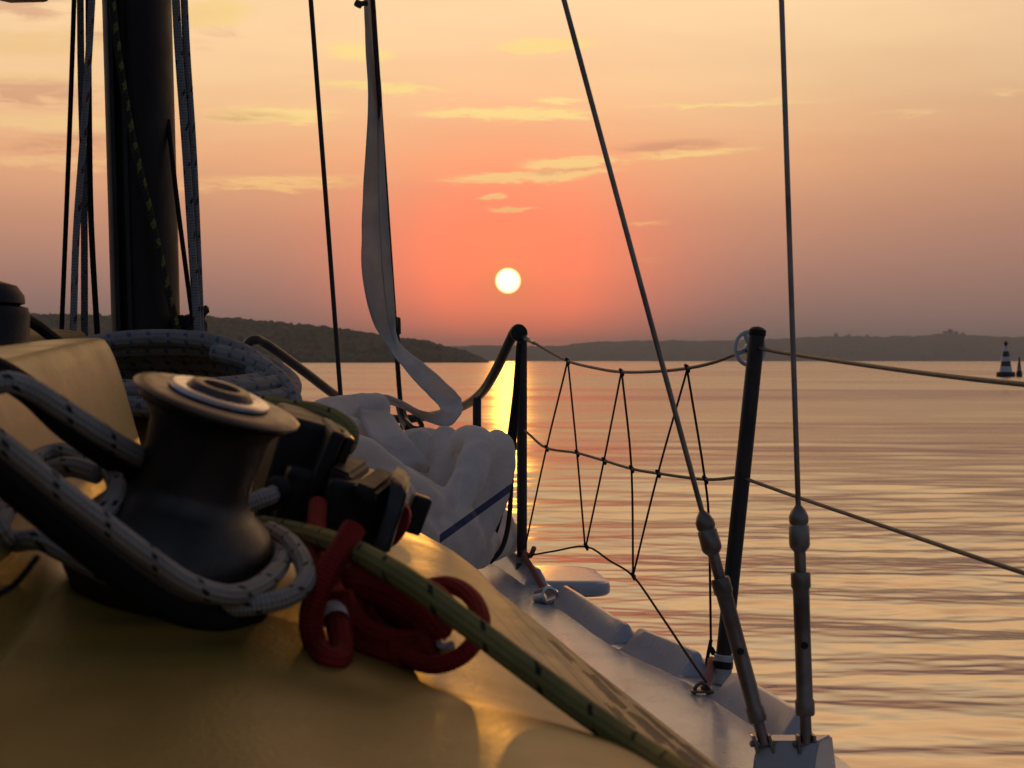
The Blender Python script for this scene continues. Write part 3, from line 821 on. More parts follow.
def nd(px):                                    # depth along the starboard side, pulpit post to stanchion
    k = (px - 522) / (755 - 522)
    return 1 / (1 / d1 + (1 / ds - 1 / d1) * k)
def NP(px, py, off=0.0): return P(px, py, nd(px) + off)
lg = "wire lifelines"
rope("lifeline", "upper lifeline carrying the netting between pulpit post and stanchion", "lifeline", RP_LIFE,
     [NP(*p) for p in [(524, 337), (545, 349), (567.5, 361), (595, 368), (621.5, 372), (655, 371.5), (686, 368.5), (712, 363), (733, 355.5), (757, 347)]], .0031, 10, 5, lg)
rope("lifeline", "lower lifeline crossing the middle of the netting", "lifeline", RP_LIFE,
     [NP(*p) for p in [(524, 430), (530, 435), (546.5, 448), (577, 453), (604, 460.6), (631.5, 468.7), (658, 473.4), (705, 479.4), (736, 477.5), (744, 478)]], .0029, 10, 5, lg)
rope("lifeline", "upper lifeline running right from the stanchion top past the buoys", "lifeline", RP_LIFE,
     [P(757, 347, ds), P(775, 351.5, 2.48), P(850, 363, 2.2), P(930, 374, 1.95), P(1024, 384.5, 1.72), P(1250, 406, 1.35)], .0031, 10, 5, lg)
rope("lifeline", "lower lifeline slanting right from mid stanchion over open water", "lifeline", RP_LIFE,
     [P(744, 478, ds), P(752, 481, 2.52), P(800, 498, 2.33), P(880, 525, 2.08), P(960, 552, 1.86), P(1024, 573, 1.72), P(1250, 645, 1.35)], .0029, 10, 5, lg)
bm = bmesh.new(); tube(bm, [NP(522, 336), NP(529, 340)], .006, 10); tube(bm, [NP(529, 340), NP(534, 343)], .0045, 10)
tag(obj("wire_terminal", bm, M_STEEL), "small steel end fitting of the upper lifeline at the pulpit post head", "fitting")
bm = bmesh.new()
cords = [[(567.5, 360), (565, 372), (546.5, 448), (525, 548)], [(567.5, 360), (569, 372), (577, 453), (585, 546)],
         [(621.5, 371), (619, 384), (604, 460.6), (586, 546)], [(621.5, 371), (623, 384), (631.5, 468.7), (633, 576)],
         [(687, 368), (684, 381), (658, 473.4), (633, 576)], [(687, 368), (689, 381), (705, 479.4), (709, 530), (711, 652)],
         [(526, 556), (555, 551), (586, 546.5), (610, 561), (633, 576), (672, 631), (709, 684)]]
for c in cords[:-1]: tube(bm, [NP(*p, off=.004) for p in c], .0021, 8, 4)
tube(bm, [NP(526, 556, .004), NP(555, 551, .004), NP(586, 546.5, .004), NP(610, 561), NP(633, 576), P(660, 614, 2.80), P(688, 656, 2.58), P(706, 682, 2.46)], .0021, 8, 4)
for p in [(567.5, 361), (621.5, 372), (687, 368), (546.5, 448), (577, 453), (604, 460.6), (631.5, 468.7), (658, 473.4), (705, 479.4), (586, 546.5), (633, 576), (711, 650)]:
    c = NP(*p)
    tube(bm, [c + Vector((-.004, 0, .006)), c + Vector((.001, -.002, 0)), c + Vector((.003, 0, -.008))], lambda t: .0048 * (1 - abs(t - .5)), 8, 3)
tag(obj("safety_netting", bm, RP_CORD), "thin dark cord laced in zigzags between the lifelines over the water", "netting")
bm = bmesh.new(); tube(bm, [NP(524, 552), NP(530, 556), NP(534, 548)], .006, 8, 4); tube(bm, [NP(518, 556), NP(527, 560), NP(531, 570)], .006, 8, 4)
tag(obj("knot", bm, RP_PINK), "small faded knot tied round the foot of the pulpit post", "knot")
# pink line threaded along the rail
def GP(px, py, rise=0.0):                       # on the starboard gunwale by depth from deck height
    d = (DROP - rise) / ((py - 360.5) / FPX); return P(px, py, d)
pk = [P(524, 556, 3.74), P(533, 570, 3.66), P(543, 588, 3.60)]
rope("rope", "faded pink line from the post foot down into the small steel ring", "rope", RP_PINK, pk, .0068, 10, 6, "faded pink lines on the rail")
u_pts = [(1.20, .062, .02), (1.27, .060, .004), (1.45, .062, .0), (1.70, .062, .0), (1.78, .042, .022), (1.86, .062, .0), (2.00, .062, .002), (2.07, .045, .034), (2.13, .02, .024), (2.175, -.002, .008)]
rope("rope", "faded pink line threaded behind the toe rail blocks and out through their gaps", "rope", RP_PINK, [B(u, hb(u) + o, deck_z(u) + z) for u, o, z in u_pts], .0066, 10, 6, "faded pink lines on the rail")
# small eye where the pink line ends
ey = thing("deck_eye", "tiny dark steel deck eye holding the pink line near the stanchion foot", "deck eye")
bm = bmesh.new(); e0 = B(2.18, hb(2.18) - .008)
tube(bm, [e0 + Vector((-.012, 0, -.002)), e0 + Vector((-.010, 0, .012)), e0 + Vector((0, 0, .019)), e0 + Vector((.010, 0, .012)), e0 + Vector((.012, 0, -.002))], .003, 8, 5); obj("loop", bm, M_STEELD, ey)
bm = bmesh.new(); box(bm, Matrix.Translation(e0 + Vector((0, 0, .006))), .036, .016, .004, .0015); obj("plate", bm, M_STEELD, ey)
bm = bmesh.new()
c = NP(709, 655)
tube(bm, [NP(711, 640), NP(708, 655), NP(706, 672), NP(712, 684)], .0032, 8, 5); tube(bm, [NP(712, 648), NP(716, 658), NP(713, 674), NP(708, 684)], .0030, 8, 5)
tag(obj("cord_lashing", bm, RP_BLACK), "dark cord lashing hanging by the stanchion's pale base socket", "lashing")
# steel ring fairlead on the rail
fr = thing("fairlead", "small shiny steel ring fairlead clamped on the toe rail by the pulpit post", "fairlead")
fc = P(545.5, 597, 3.41); Mf = frame(fc, Vector((.55, -.8, .28)))
bm = bmesh.new(); lathe(bm, [(.0155, -.017), (.021, -.017), (.021, .017), (.0155, .017), (.0155, -.017)], Mf, 28, False); obj("ring", bm, M_RING, fr)
bm = bmesh.new(); box(bm, Matrix.Translation(fc + Vector((.004, .0, -.022))) @ Matrix.Rotation(R(12), 4, "Z"), .045, .06, .008, .002); obj("foot_plate", bm, M_STEEL, fr)

# ------------------------------------------------------------------ shrouds with turnbuckles
def shroud(label, top, ball, s0, s1, b0, b1, foot, dtop, dbase):
    """top..ball wire; ball..s0 terminal; s0..s1 thread; s1..b0 barrel; b0..foot stud (photo px, straight line in the place)"""
    T, Fp = P(*top, dtop), P(*foot, dbase)
    ax = (T - Fp).normalized(); Ltot = (T - Fp).length
    f = lambda py: Fp + (T - Fp) * _inv(py, T, Fp)
    def _inv(py, T, Fp):
        lo, hi = 0.0, 1.0
        for _ in range(50):
            m = (lo + hi) / 2; q = Fp + (T - Fp) * m - C0
            yy_ = 384 - FPX * q.dot(UP) / q.dot(FW)
            if yy_ > py: lo = m
            else: hi = m
        return lo
    h = lambda a, c: (f(a) - f(c)).length
    sh = thing("shroud", label, "shroud", "wire shrouds with turnbuckles")
    bm = bmesh.new(); tube(bm, [f(ball) - ax * .01, T, T + ax * 2.6], .0034, 12); obj("wire", bm, M_STEELD, sh)
    Mx = frame(f(s0), ax); l = h(ball, s0)
    bm = bmesh.new(); lathe(bm, [(.004, -.012), (.0075, -.003), (.0118, .002), (.0128, .006), (.0122, l * .55), (.0105, l * .6), (.0118, l * .66), (.0118, l * .80), (.0085, l * .95), (.0036, l + .004)], Mx, 24); obj("terminal", bm, M_STEELD, sh)
    tb = bmesh.new(); l = h(s1, b1)
    lathe(tb, [(.006, 0), (.0108, .001), (.0118, .004), (.0118, .018), (.0101, .021), (.0098, l * .5), (.0101, l - .021), (.0120, l - .018), (.0120, l - .003), (.0108, l), (.006, l + .001)], frame(f(b1), ax), 28)
    tn = obj("turnbuckle", tb, M_STEELD, sh)
    bm = bmesh.new(); lathe(bm, [(.0072, 0), (.0072, h(s0, s1) + .014)], frame(f(s1) - ax * .006, ax), 16); obj("threaded_stud", bm, M_STEELD, tn)
    bm = bmesh.new(); lathe(bm, [(.0072, 0), (.0072, h(b1, foot[1]) + .012)], frame(Fp - ax * .006, ax), 16); obj("threaded_stud", bm, M_STEELD, tn)
    mid = f((s1 + b1) / 2)
    bm = bmesh.new(); lathe(bm, [(.002, 0), (.0045, .0), (.0045, .002)], frame(mid + Vector((0, -.0095, 0)), Vector((0, -1, 0))), 14); obj("locking_pin", bm, M_BLACK, tn)
    # fork and clevis pin at the foot
    tg = bmesh.new()
    for sx in (-.0095, .0095): box(tg, frame(Fp + Vector((sx, 0, -.007)), ax, Vector((1, 0, 0))), .004, .016, .022, .0012)
    tube(tg, [Fp + Vector((-.015, 0, -.007)), Fp + Vector((.015, 0, -.007))], .0042, 10)
    obj("toggle", tg, M_STEELD, sh)
shroud("wire shroud slanting left with its turnbuckle beside the stanchion foot", (564, 0), 514, 552, 578, 0, 722, (763, 738), 2.02, 1.96)
shroud("nearly upright wire shroud with turnbuckle standing clear against the water", (781.5, 0), 508, 549, 572, 0, 716, (806, 738), 1.97, 1.94)

# ------------------------------------------------------------------ forestay, inner stay, lowered jib
rope("forestay", "dark forestay wire running up along the edge of the hanging sail strip", "stay", M_DARKWIRE, [P(403, 425, 4.35), P(399, 385, 4.33), P(370, -40, 4.05), P(300, -1100, 3.4)], .0066, 12, 2)
rope("inner_stay", "thin black wire stay standing alone left of the hanging sail strip", "stay", M_DARKWIRE, [P(341, 396, 3.55), P(340, 388, 3.55), P(310, -10, 3.45), P(225, -1100, 3.1)], .0052, 12, 2)
bm = bmesh.new(); tube(bm, [P(396.5, 318, 4.24), P(397, 334, 4.24)], .011, 10); tube(bm, [P(397, 334, 4.24), P(399, 346, 4.25)], .006, 10)
box(bm, frame(P(394, 322, 4.22), Vector((0.05, 0, 1))), .018, .02, .03, .004)
tag(obj("snap_hook", bm, M_BLACK), "dark snap hook clipped on the forestay beside the twisted sail strip", "snap hook")
bm = bmesh.new(); box(bm, frame(P(358.5, 4, 4.05), Vector((.5, 0, 1))), .020, .018, .018, .005); tube(bm, [P(358, 4, 4.05), P(367, 3, 4.06)], .007, 8)
tag(obj("sail_hank", bm, M_TUBE), "small hank on the left edge of the sail strip near the photo's top", "sail hank")

M_SAIL = cloth_mat("white_sailcloth", (0.80, 0.79, 0.77), (0.66, 0.64, 0.61),
                   stripe=(P(466, 520, 3.2), (P(488, 505, 3.2) - P(445, 536, 3.2)).cross(P(466, 520, 3.2) - C0).normalized(), P(446, 520, 3.2).x, .0065, (0.06, 0.08, 0.19)))
M_STRIP = cloth_mat("worn_luff_cloth", (0.72, 0.71, 0.69), (0.55, 0.53, 0.50))
pairs = [((360, -60), (369, -60), 4.06), ((364, -10), (373.5, -10), 4.08), ((366, 40), (377, 40), 4.10), ((368.5, 110), (381.5, 110), 4.13), ((364, 180), (385, 180), 4.15), ((361.5, 235), (388.5, 235), 4.17), ((362.5, 275), (392, 275), 4.18),
         ((370, 312), (394.5, 312), 4.18), ((380, 334), (396, 334), 4.17), ((391, 350), (403, 347), 4.12), ((404, 368), (420, 361), 4.02), ((422, 388), (442, 379), 3.95), ((434, 400), (456, 393), 3.92), ((440, 407), (462, 402), 3.90),
         ((440, 410), (461, 413), 3.86), ((437, 413), (449, 425.5), 3.82), ((430, 413), (433, 423), 3.80), ((418, 410), (417, 416), 3.78), ((403, 402), (402, 408), 3.75), ((386, 395), (384, 403), 3.70), ((371, 396), (379, 403), 3.58), ((361, 401), (382, 406), 3.42), ((359, 412), (392, 416), 3.30), ((366, 430), (405, 434), 3.20), ((380, 448), (419, 450), 3.14), ((398, 463), (429, 464), 3.10), ((410, 471), (428, 473), 3.09)]
A = catmull([P(*a, d + .012 * math.sin(i * 1.7)) for i, (a, c, d) in enumerate(pairs)], 5); Cc = catmull([P(*c, d - .02 * math.cos(i * 1.3)) for i, (a, c, d) in enumerate(pairs)], 5)
bm = bmesh.new(); grid = []
for i, (a, c) in enumerate(zip(A, Cc)):
    row = []
    for k in range(9):
        q = k / 8; p = a.lerp(c, q)
        p += Vector((0, 1, 0)) * (.018 * math.sin(q * math.pi) + .010 * noise.noise(Vector((q * 2.2, i * .21, 3))))
        p.x += .0030 * noise.noise(Vector((q, i * .33, 9)))
        row.append(bm.verts.new(p))
    grid.append(row)
for a, c in zip(grid, grid[1:]):
    for k in range(8): bm.faces.new((a[k], a[k + 1], c[k + 1], c[k]))
strip = obj("sail_strip", bm, M_STRIP)
tag(strip, "long narrow strip of sailcloth hanging from the forestay and curling at its foot", "sail")
md = strip.modifiers.new("thick", "SOLIDIFY"); md.thickness = .004; md.offset = 0
# seam tape along the strip
bm = bmesh.new(); seam = [grid_p for grid_p in []]
for q0 in (.68,):
    pts = []
    for i, (a, c) in enumerate(zip(A[:45], Cc[:45])):
        p = a.lerp(c, q0) + Vector((0, 1, 0)) * (.018 * math.sin(q0 * math.pi) + .010 * noise.noise(Vector((q0 * 2.2, i * .21, 3)))) + Vector((0.003 * noise.noise(Vector((q0, i * .33, 9))), -.0022, 0))
        pts.append(p)
    tube(bm, pts, .0016, 6)
obj("seam", bm, mat("seam_tape", (0.40, 0.38, 0.35), .8), strip)

# lowered jib heaped on the foredeck: one continuous surface grown from its folds
bm = bmesh.new()
def fold(pts, r, flat=1.0, up=None): tube(bm, PP(pts), r, 16, 8, flat=flat, up=up)
fold([(285, 428, 3.25), (312, 421, 3.28), (345, 415, 3.35), (380, 409, 3.42)], lambda t: .036 + .008 * math.sin(t * 3))
fold([(300, 446, 3.20), (345, 442, 3.30), (395, 456, 3.42), (430, 480, 3.46)], .050)
fold([(345, 474, 3.12), (400, 494, 3.18), (440, 514, 3.26)], .046)
fold([(330, 444, 2.78), (352, 450, 2.80), (380, 464, 2.83), (410, 484, 2.88), (436, 507, 2.95)], lambda t: .026 + .004 * math.sin(t * 7))
fold([(350, 484, 2.92), (400, 506, 2.97), (450, 536, 3.08)], .072)
fold([(360, 514, 2.86), (420, 534, 2.96), (462, 546, 3.12)], .055)
fold([(404, 446, 3.48), (430, 444, 3.46), (452, 452, 3.40)], .034)
fold([(418, 440, 3.36), (424, 458, 3.32), (420, 486, 3.26)], .030)
fold([(446, 438, 3.34), (444, 462, 3.26), (436, 486, 3.18), (424, 506, 3.10)], .030)
fold([(460, 446, 3.24), (469, 439, 3.22), (479, 446, 3.18), (474, 466, 3.12), (460, 495, 3.06), (446, 522, 3.01), (434, 552, 2.96)], lambda t: .0265 + .008 * math.sin(min(1, t * 1.3) * 3.1))
fold([(490, 446, 3.36), (497, 441, 3.34), (503, 450, 3.31), (499, 474, 3.28), (488, 504, 3.22), (470, 532, 3.15), (450, 556, 3.1)], lambda t: .022 + .026 * t)
fold([(478, 476, 3.38), (478, 508, 3.36), (462, 546, 3.28)], .046)
fold([(470, 548, 3.45), (492, 541, 3.72), (509, 537, 3.98)], lambda t: .050 - .010 * t)
fold([(440, 500, 3.42), (468, 518, 3.65), (494, 530, 3.85)], .058)
for p in [[(352, 466, 2.79), (386, 478, 2.80), (424, 506, 2.85)], [(372, 500, 2.80), (408, 512, 2.84), (440, 540, 2.92)], [(310, 424, 3.21), (350, 424, 3.26), (398, 440, 3.33)],
          [(462, 470, 3.04), (450, 496, 3.0), (438, 520, 2.96)], [(490, 478, 3.24), (480, 500, 3.18), (462, 526, 3.08)], [(340, 452, 3.08), (380, 462, 3.12), (420, 488, 3.16)]]:
    fold(p, lambda t: .012 * (.4 + math.sin(math.pi * t)))
sail = obj("jib_sail", bm, M_SAIL)
tag(sail, "white lowered jib heaped in soft folds on the foredeck, a blue stripe across it", "sail")
md = sail.modifiers.new("fuse", "REMESH"); md.mode = "VOXEL"; md.voxel_size = .0050; md.use_smooth_shade = True
md = sail.modifiers.new("soft", "SMOOTH"); md.factor = .5; md.iterations = 3
tx = bpy.data.textures.new("cloth_wrinkle", "CLOUDS"); tx.noise_scale = .050; tx.noise_depth = 2
md = sail.modifiers.new("wrinkle", "DISPLACE"); md.texture = tx; md.strength = .010; md.mid_level = .5; md.texture_coords = "GLOBAL"
# sail tie fittings at the tack
bm = bmesh.new()
tube(bm, [P(400, 405, 3.9), P(404, 420, 3.86), P(409, 428, 3.82)], .012, 8, 4); tube(bm, [P(404, 420, 3.84), P(414, 428, 3.8), P(422, 427, 3.8), P(418, 419, 3.82)], .006, 8, 4)
tag(obj("tack_shackle", bm, M_BLACKM), "dark shackle at the forestay foot among the sail folds", "shackle")

# ------------------------------------------------------------------ coil of blue flecked rope round the mast foot
pts = []
turns = 7.0
for i in range(int(turns * 26) + 1):
    a = 2 * math.pi * i / 26; k = i / 26
    rx = 112 + 13 * (k % 2) + 9 * math.sin(k * 2.1) - 3 * k; ry = 34 - 4.6 * k + 3 * math.sin(k * 3)
    cx, cyp = 158 + 5 * math.sin(k * 1.7), 376 - 3 * math.cos(k * 2.6)
    px = cx + rx * math.cos(a); lift = -ry * math.sin(a)
    sagx = max(0, (px - 190) / 100.0); py = cyp + lift + 12 * sagx ** 2 - 4 * min(k, 2) + 7 * max(0, k - 3)
    d = 1.90 + .16 * math.sin(a) + .02 * k
    pts.append(P(px, py, d))
bm = bmesh.new(); tube(bm, pts, .0112, 14, 3)
tag(obj("rope_coil", bm, RP_BLUE), "coil of thick grey rope with blue flecks lying behind the front winch", "rope coil")
rope("rope_end", "end of thick grey rope drooping off the coil's right side toward the sail", "rope", RP_BLUE, [(215, 352, 1.98), (250, 362, 1.95), (278, 378, 1.9), (291, 396, 1.86), (293, 412, 1.84), (280, 424, 1.84)], .0112, 14, 8)
rope("cable", "short black cable from the left edge winch down to the rope coil", "cable", RP_BLACK, [(14, 312, 1.72), (36, 325, 1.76), (56, 340, 1.8), (80, 356, 1.84)], .0062, 10, 6)

# winch at the left edge
lw = thing("winch", "black winch cut off by the photo's left edge, behind the yellow moulding", "winch", "deck winches")
Mw = Matrix.Translation(P(-14, 346, 1.66)) @ Matrix.Rotation(R(3), 4, "Y")
bm = bmesh.new(); lathe(bm, [(.046, -.05), (.046, 0), (.043, .006), (.0425, .034), (.040, .042), (.030, .044)], Mw, 40); obj("drum", bm, M_BLACK, lw)
bm = bmesh.new(); lathe(bm, [(.030, .043), (.037, .046), (.036, .054), (.028, .064), (.012, .068), (.006, .068)], Mw, 40); obj("cap", bm, M_BLACK, lw)
bm = bmesh.new(); lathe(bm, [(.0462, .0), (.0475, .001), (.0475, .006), (.0462, .007)], Mw, 40); obj("base_ring", bm, M_WINCH, lw)

# ------------------------------------------------------------------ main winch
wax = Vector((.31, -.12, 1)).normalized()
Wt = P(218, 399, 1.0)                                            # centre of the top flange
W = frame(Wt, Vector((.30, -.12, 1)).normalized())
W2 = frame(Wt, Vector((.33, -.12, 1)).normalized())   # the flange sits slightly skewed on the worn drum
wn = thing("winch", "large dark winch with brownish flange and bright ring on top, rope wound round its base", "winch", "deck winches")
bm = bmesh.new(); lathe(bm, [(.046, -.0070), (.0485, -.0075), (.044, -.0105), (.0395, -.0150), (.0375, -.020), (.0355, -.042), (.0348, -.056), (.0360, -.063), (.0425, -.069), (.0530, -.076), (.0610, -.086), (.0660, -.098), (.0680, -.111), (.0665, -.123), (.060, -.132), (.050, -.137)], W, 56)
obj("drum", bm, M_WINCH, wn, angle=60)
bm = bmesh.new(); lathe(bm, [(.030, .0012), (.046, .0008), (.0520, -.0006), (.0530, -.0016), (.0528, -.0030), (.0515, -.0038)], W2, 64); obj("flange", bm, M_FLANGE, wn, angle=50)
bm = bmesh.new(); lathe(bm, [(.0215, .0010), (.0310, .0014), (.0322, .0022), (.0320, .0040), (.0300, .0050), (.0235, .0050), (.0215, .0036)], W2, 64); obj("top_ring", bm, M_RING, wn, angle=50)
bm = bmesh.new(); lathe(bm, [(.0218, .0008), (.0215, .0040), (.0190, .0078), (.0175, .0085), (.0120, .0085), (.0112, .0070), (.0110, .0010)], W2, 48); hub = obj("hub", bm, M_FLANGE, wn, angle=50)
bm = bmesh.new()
star = []
for k in range(16):
    r = .0112 if k % 2 == 0 else .0085; star.append((r * math.cos(k * math.pi / 8), r * math.sin(k * math.pi / 8)))
prism(bm, [[W2 @ Vector((x, y, z)) for x, y in star] for z in (.0012, .0052)]); obj("handle_socket", bm, M_BLACK, hub)
bm = bmesh.new(); lathe(bm, [(.050, -.134), (.058, -.140), (.060, -.155), (.062, -.19)], W, 48); obj("base", bm, M_BLACK, wn)

rg_ = "grey sheets round the front winch"
def wpt(a, h, r): return W @ Vector((r * math.cos(a), r * math.sin(a), h))
# sheet coming in over the moulding to the back of the drum
rope("rope", "grey black flecked sheet coming over the yellow moulding to the winch drum", "rope", RP_GREY,
     [(-60, 372, .93), (-20, 386, .93), (8, 382, .93), (34, 391, .935), (64, 410, .945), (98, 432, .96), (130, 451, .985), (165, 468, 1.03), (200, 478, 1.05)], .0066, 16, 8, rg_, True)
rope("rope", "black tube standing in for the deep shade under the upper grey sheet", "rope", RP_BLACK,  # no real line: black tube added as the shade below the sheet
     [(-60, 352, .97), (-10, 368, .97), (30, 392, .98), (64, 424, .99), (100, 450, 1.0), (140, 476, 1.03), (170, 490, 1.05)], .0085, 14, 8, "black tubes for the shade under the grey sheets", True)
rope("rope", "grey black flecked sheet sweeping in front of the winch base and round its right side", "rope", RP_GREY,
     [(-60, 390, .83), (-15, 430, .83), (12, 451, .835), (52, 483, .845), (100, 520, .855), (148, 556, .87), (186, 582, .885), (220, 594, .90), (246, 592, .92), (268, 579, .95), (282, 560, 1.0), (276, 543, 1.06), (255, 532, 1.10)], .0060, 16, 8, rg_, True)
rope("rope", "second turn of grey sheet looping wide round the right of the winch base", "rope", RP_GREY,
     [(175, 590, .915), (205, 604, .915), (240, 606, .92), (272, 602, .925), (296, 592, .94), (306, 577, .96), (301, 558, .99), (288, 541, 1.03), (270, 530, 1.08)], .0061, 16, 8, rg_)
rope("rope", "black tube standing in for the shade under the front grey sheet along the winch base", "rope", RP_BLACK,  # black tube added to fill the dark shade between sheet, roof and winch base
     [(-60, 422, .86), (-15, 462, .86), (30, 500, .865), (80, 541, .875), (130, 580, .885), (175, 607, .90), (220, 615, .92), (255, 608, .95)], .0095, 14, 8, "black tubes for the shade under the grey sheets", True)
rope("rope", "loop of slack grey sheet lying on the roof between the two taut sheets", "rope", RP_GREY,
     [(178, 604, .95), (147, 592, .93), (104, 572, .92), (66, 553, .92), (40, 540, .92), (14, 541, .93), (-2, 528, .95), (12, 500, 1.0), (26, 476, 1.04), (36, 460, 1.07), (58, 452, 1.08), (84, 459, 1.06), (106, 468, 1.03), (116, 484, 1.0), (112, 502, .975), (98, 515, .965), (70, 520, .97)], .0063, 16, 8, rg_, True)
rope("rope", "short crossing turn inside the slack loop of grey sheet", "rope", RP_GREY,
     [(30, 482, 1.06), (48, 472, 1.04), (72, 467, 1.03), (98, 474, 1.02)], .0068, 16, 8, rg_, True)
rope("rope", "short stub of grey sheet running from the winch into the rope clutch", "rope", RP_GREY, [(225, 512, 1.12), (248, 504, 1.13), (266, 497, 1.14), (284, 491, 1.17)], .0068, 14, 6, rg_)
bm = bmesh.new(); tube(bm, PP([(38, 556, .80), (24, 574, .80), (10, 588, .80), (-20, 604, .79)]), .0016, 8, 5)
tag(obj("twine", bm, RP_BLACK), "thin dark twine trailing over the roof at the photo's left edge", "twine")

# ------------------------------------------------------------------ rope clutch bank
cb = thing("rope_clutch", "bank of black plastic rope clutches with flat levers bolted beside the winch", "rope clutch")
cax = Vector((.30, -.05, 1)).normalized(); cxr = Vector((.93, .25, -.29))
def cbox(px, py, d, sx, sy, sz, bev=.003, rot=0.0, up=cax):
    bm = bmesh.new(); box(bm, frame(P(px, py, d), up, cxr) @ Matrix.Rotation(R(rot), 4, "Y"), sx, sy, sz, bev, 3); return bm
obj("body", cbox(325, 512, 1.23, .085, .10, .070, .006), M_BLACK, cb)
obj("body", cbox(297, 468, 1.24, .050, .08, .085, .006), M_BLACK, cb)
obj("cheek_plate", cbox(317, 466, 1.20, .010, .07, .066, .003, 6), M_BLACK, cb)
obj("cheek_plate", cbox(333, 462, 1.21, .008, .06, .050, .003, 8), M_BLACKM, cb)
obj("top_plate", cbox(316, 430, 1.23, .036, .045, .006, .002), M_FLANGE, cb)
def lever(pts4, d, th, leg=None):
    """flat lever: top face through four photo points, thickness downward, optional bent leg"""
    top = [P(x, y, d + o) for (x, y), o in zip(pts4, (0, .05, .05, 0))]
    bm = bmesh.new(); prism(bm, [top, [p + Vector((0, 0, -th)) for p in top]])
    bmesh.ops.bevel(bm, geom=bm.edges[:], offset=.0028, segments=3, affect="EDGES"); return bm
obj("lever", lever([(329, 466), (346, 454), (370, 462), (351, 475)], 1.16, .010), M_BLACK, cb)
obj("lever", lever([(353, 482), (375, 466), (399, 473), (376, 491)], 1.13, .011), M_BLACK, cb)
def strap(pts, w):
    bm = bmesh.new(); q = []
    for (x, y, d, a) in pts:
        p = P(x, y, d); rt = Vector((math.cos(a), -.2, math.sin(a))).normalized()
        n_ = Vector((0, 1, .1))
        q.append([p - rt * w, p + rt * w, p + rt * w + n_ * .05, p - rt * w + n_ * .05])
    prism(bm, q); bmesh.ops.bevel(bm, geom=bm.edges[:], offset=.002, segments=2, affect="EDGES"); return bm
obj("side_arm", strap([(397, 480, 1.13, -.5), (399, 490, 1.12, -.2), (395, 508, 1.115, 0), (386, 535, 1.11, .1), (380, 556, 1.11, .1)], .0062), M_WINCH, cb)
obj("front_plate", cbox(355, 520, 1.17, .052, .03, .058, .005, -4), M_BLACK, cb)
obj("back_plate", cbox(416, 514, 1.32, .016, .016, .032, .003, 4), M_BLACK, cb)
bm = bmesh.new()
lathe(bm, [(.0075, 0), (.012, .001), (.0125, .005), (.0075, .007)], frame(P(281, 493, 1.155), Vector((-.5, -.8, .1))), 24); obj("rope_guide", bm, M_BLACKM, cb)

# olive ropes
og = "olive flecked lines"
rope("rope", "olive black flecked line running taut from the rope clutch down across the roof", "rope", RP_GREEN,
     [(262, 525, 1.16), (300, 533, 1.10), (345, 547, 1.01), (400, 576, .930), (462, 620, .905), (525, 667, .885), (587, 713, .86), (650, 756, .82), (780, 840, .73)], .0073, 16, 8, og, True)
rope("rope", "olive line bent over the top of the rope clutch behind the winch flange", "rope", RP_GREEN,
     [(262, 404, 1.32), (285, 408, 1.30), (312, 411, 1.28), (335, 419, 1.26), (349, 431, 1.25), (346, 446, 1.25), (332, 455, 1.27)], .0074, 16, 8, og)

# red line hung in bights
bm = bmesh.new()
def rp(l, r=.0074): tube(bm, [P(x, y, min(d, roof_d(x, y) - r * 1.3)) for x, y, d in l], r, 14, 8)
rp([(318, 505, 1.14), (316, 530, 1.10), (314, 556, 1.06), (318, 580, 1.03)], .0068)
rp([(354, 528, .99), (342, 548, .98), (329, 570, .97), (316, 597, .965), (311, 622, .965), (317, 648, .965), (330, 662, .965), (341, 655, .97), (339, 632, .98), (332, 605, 1.0), (338, 585, 1.02), (352, 572, 1.03)], .0076)
rp([(340, 590, 1.0), (345, 618, 1.0), (358, 642, 1.0), (385, 654, .99), (415, 657, .98), (432, 645, .975)], .0078)
rp([(350, 577, .985), (376, 580, .97), (404, 592, .955), (426, 610, .95), (446, 632, .95)], .0080)
rp([(405, 585, 1.0), (425, 590, .99), (440, 600, .98), (452, 614, .97)], .0074)
rp([(432, 586, 1.03), (450, 585, 1.02), (468, 594, 1.0), (480, 612, .98), (480, 632, .965), (466, 652, .955), (446, 663, .955), (424, 664, .965), (405, 655, .98)], .0056)
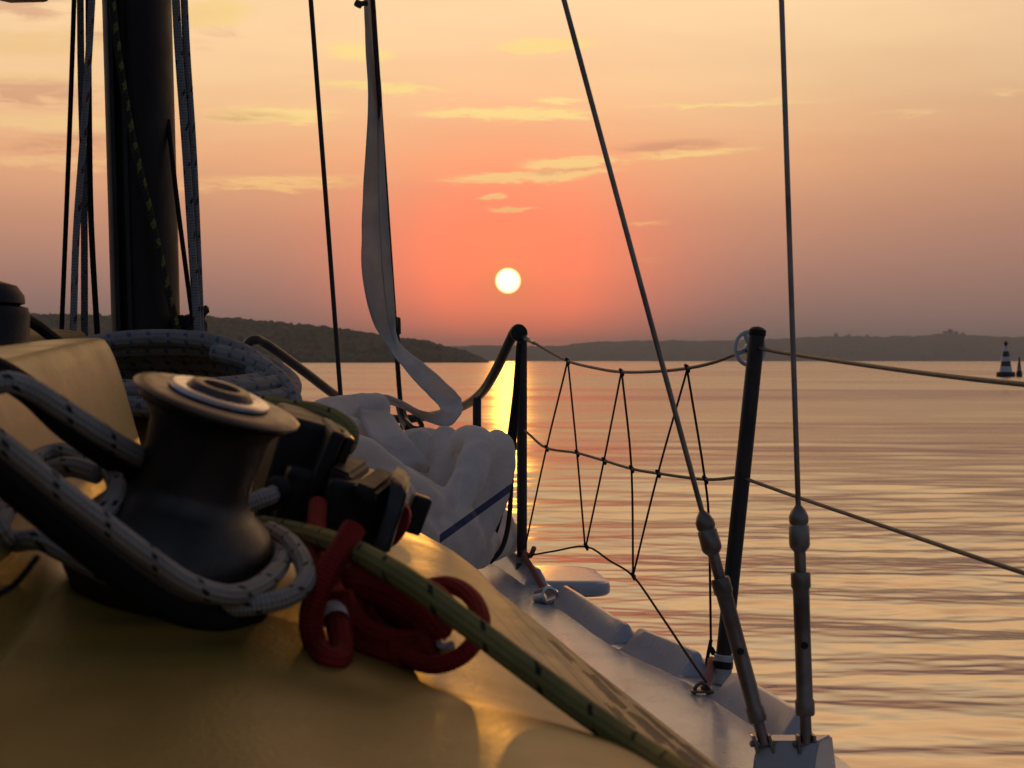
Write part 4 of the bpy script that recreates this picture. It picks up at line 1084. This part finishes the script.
rp([(352, 596, 1.05), (380, 606, 1.04), (408, 618, 1.02), (428, 636, 1.0)], .0085)
rp([(350, 622, 1.03), (378, 632, 1.03), (405, 642, 1.02), (430, 634, 1.01)], .0085)
rp([(345, 585, 1.06), (372, 590, 1.06), (398, 604, 1.05), (415, 628, 1.04)], .009)
rp([(356, 600, 1.02), (372, 625, 1.02), (395, 640, 1.01), (418, 632, 1.01), (420, 610, 1.02), (395, 598, 1.03), (370, 604, 1.04)], .0072)
rp([(344, 600, 1.01), (362, 626, 1.0), (392, 640, .99), (424, 640, .985), (440, 630, .98)], .0070)
rp([(362, 590, 1.02), (388, 600, 1.01), (414, 616, 1.0), (428, 634, .99), (416, 648, .985), (390, 650, .985)], .0068)
red = tag(obj("red_line", bm, RP_RED), "dark red line bundled in drooping bights below the rope clutch", "rope")
bm = bmesh.new(); tube(bm, PP([(333.6, 611, min(.9955, roof_d(333, 611) - .0099)), (335.0, 616.5, min(.99, roof_d(335, 616) - .0099)), (336.2, 621.5, min(.985, roof_d(336, 621) - .0099))]), .0082, 14, 4, cap=False); obj("whipping", bm, mat("white_whipping", (.6, .6, .6), .8), red)
bm = bmesh.new(); q_ = [(403, 500), (410, 509), (411, 520), (405, 534), (395, 546), (387, 549), (393, 530), (399, 512)]
prism(bm, [[P(x, y, 1.25 + .012 * math.sin(i * 1.3)) for i, (x, y) in enumerate(q_)], [P(x + 1, y - 1, 1.275 + .012 * math.sin(i * 1.3)) for i, (x, y) in enumerate(q_)]])
bmesh.ops.bevel(bm, geom=bm.edges[:], offset=.002, segments=2, affect="EDGES")
tag(obj("red_tape", bm, mat("red_webbing", (0.42, 0.03, 0.02), .7)), "bright red webbing fold showing behind the rope clutch arm", "webbing")
bm = bmesh.new(); tube(bm, PP([(430, 638, .985), (438, 641, .975), (441, 648, .97), (452, 645, .975)]), .0030, 10, 4); tube(bm, PP([(432, 653, .985), (442, 650, .98), (452, 646, .98)]), .0030, 10, 4)
tag(obj("snap_shackle", bm, M_STEEL), "small bright steel shackle on the roof inside the red line's bight", "shackle")
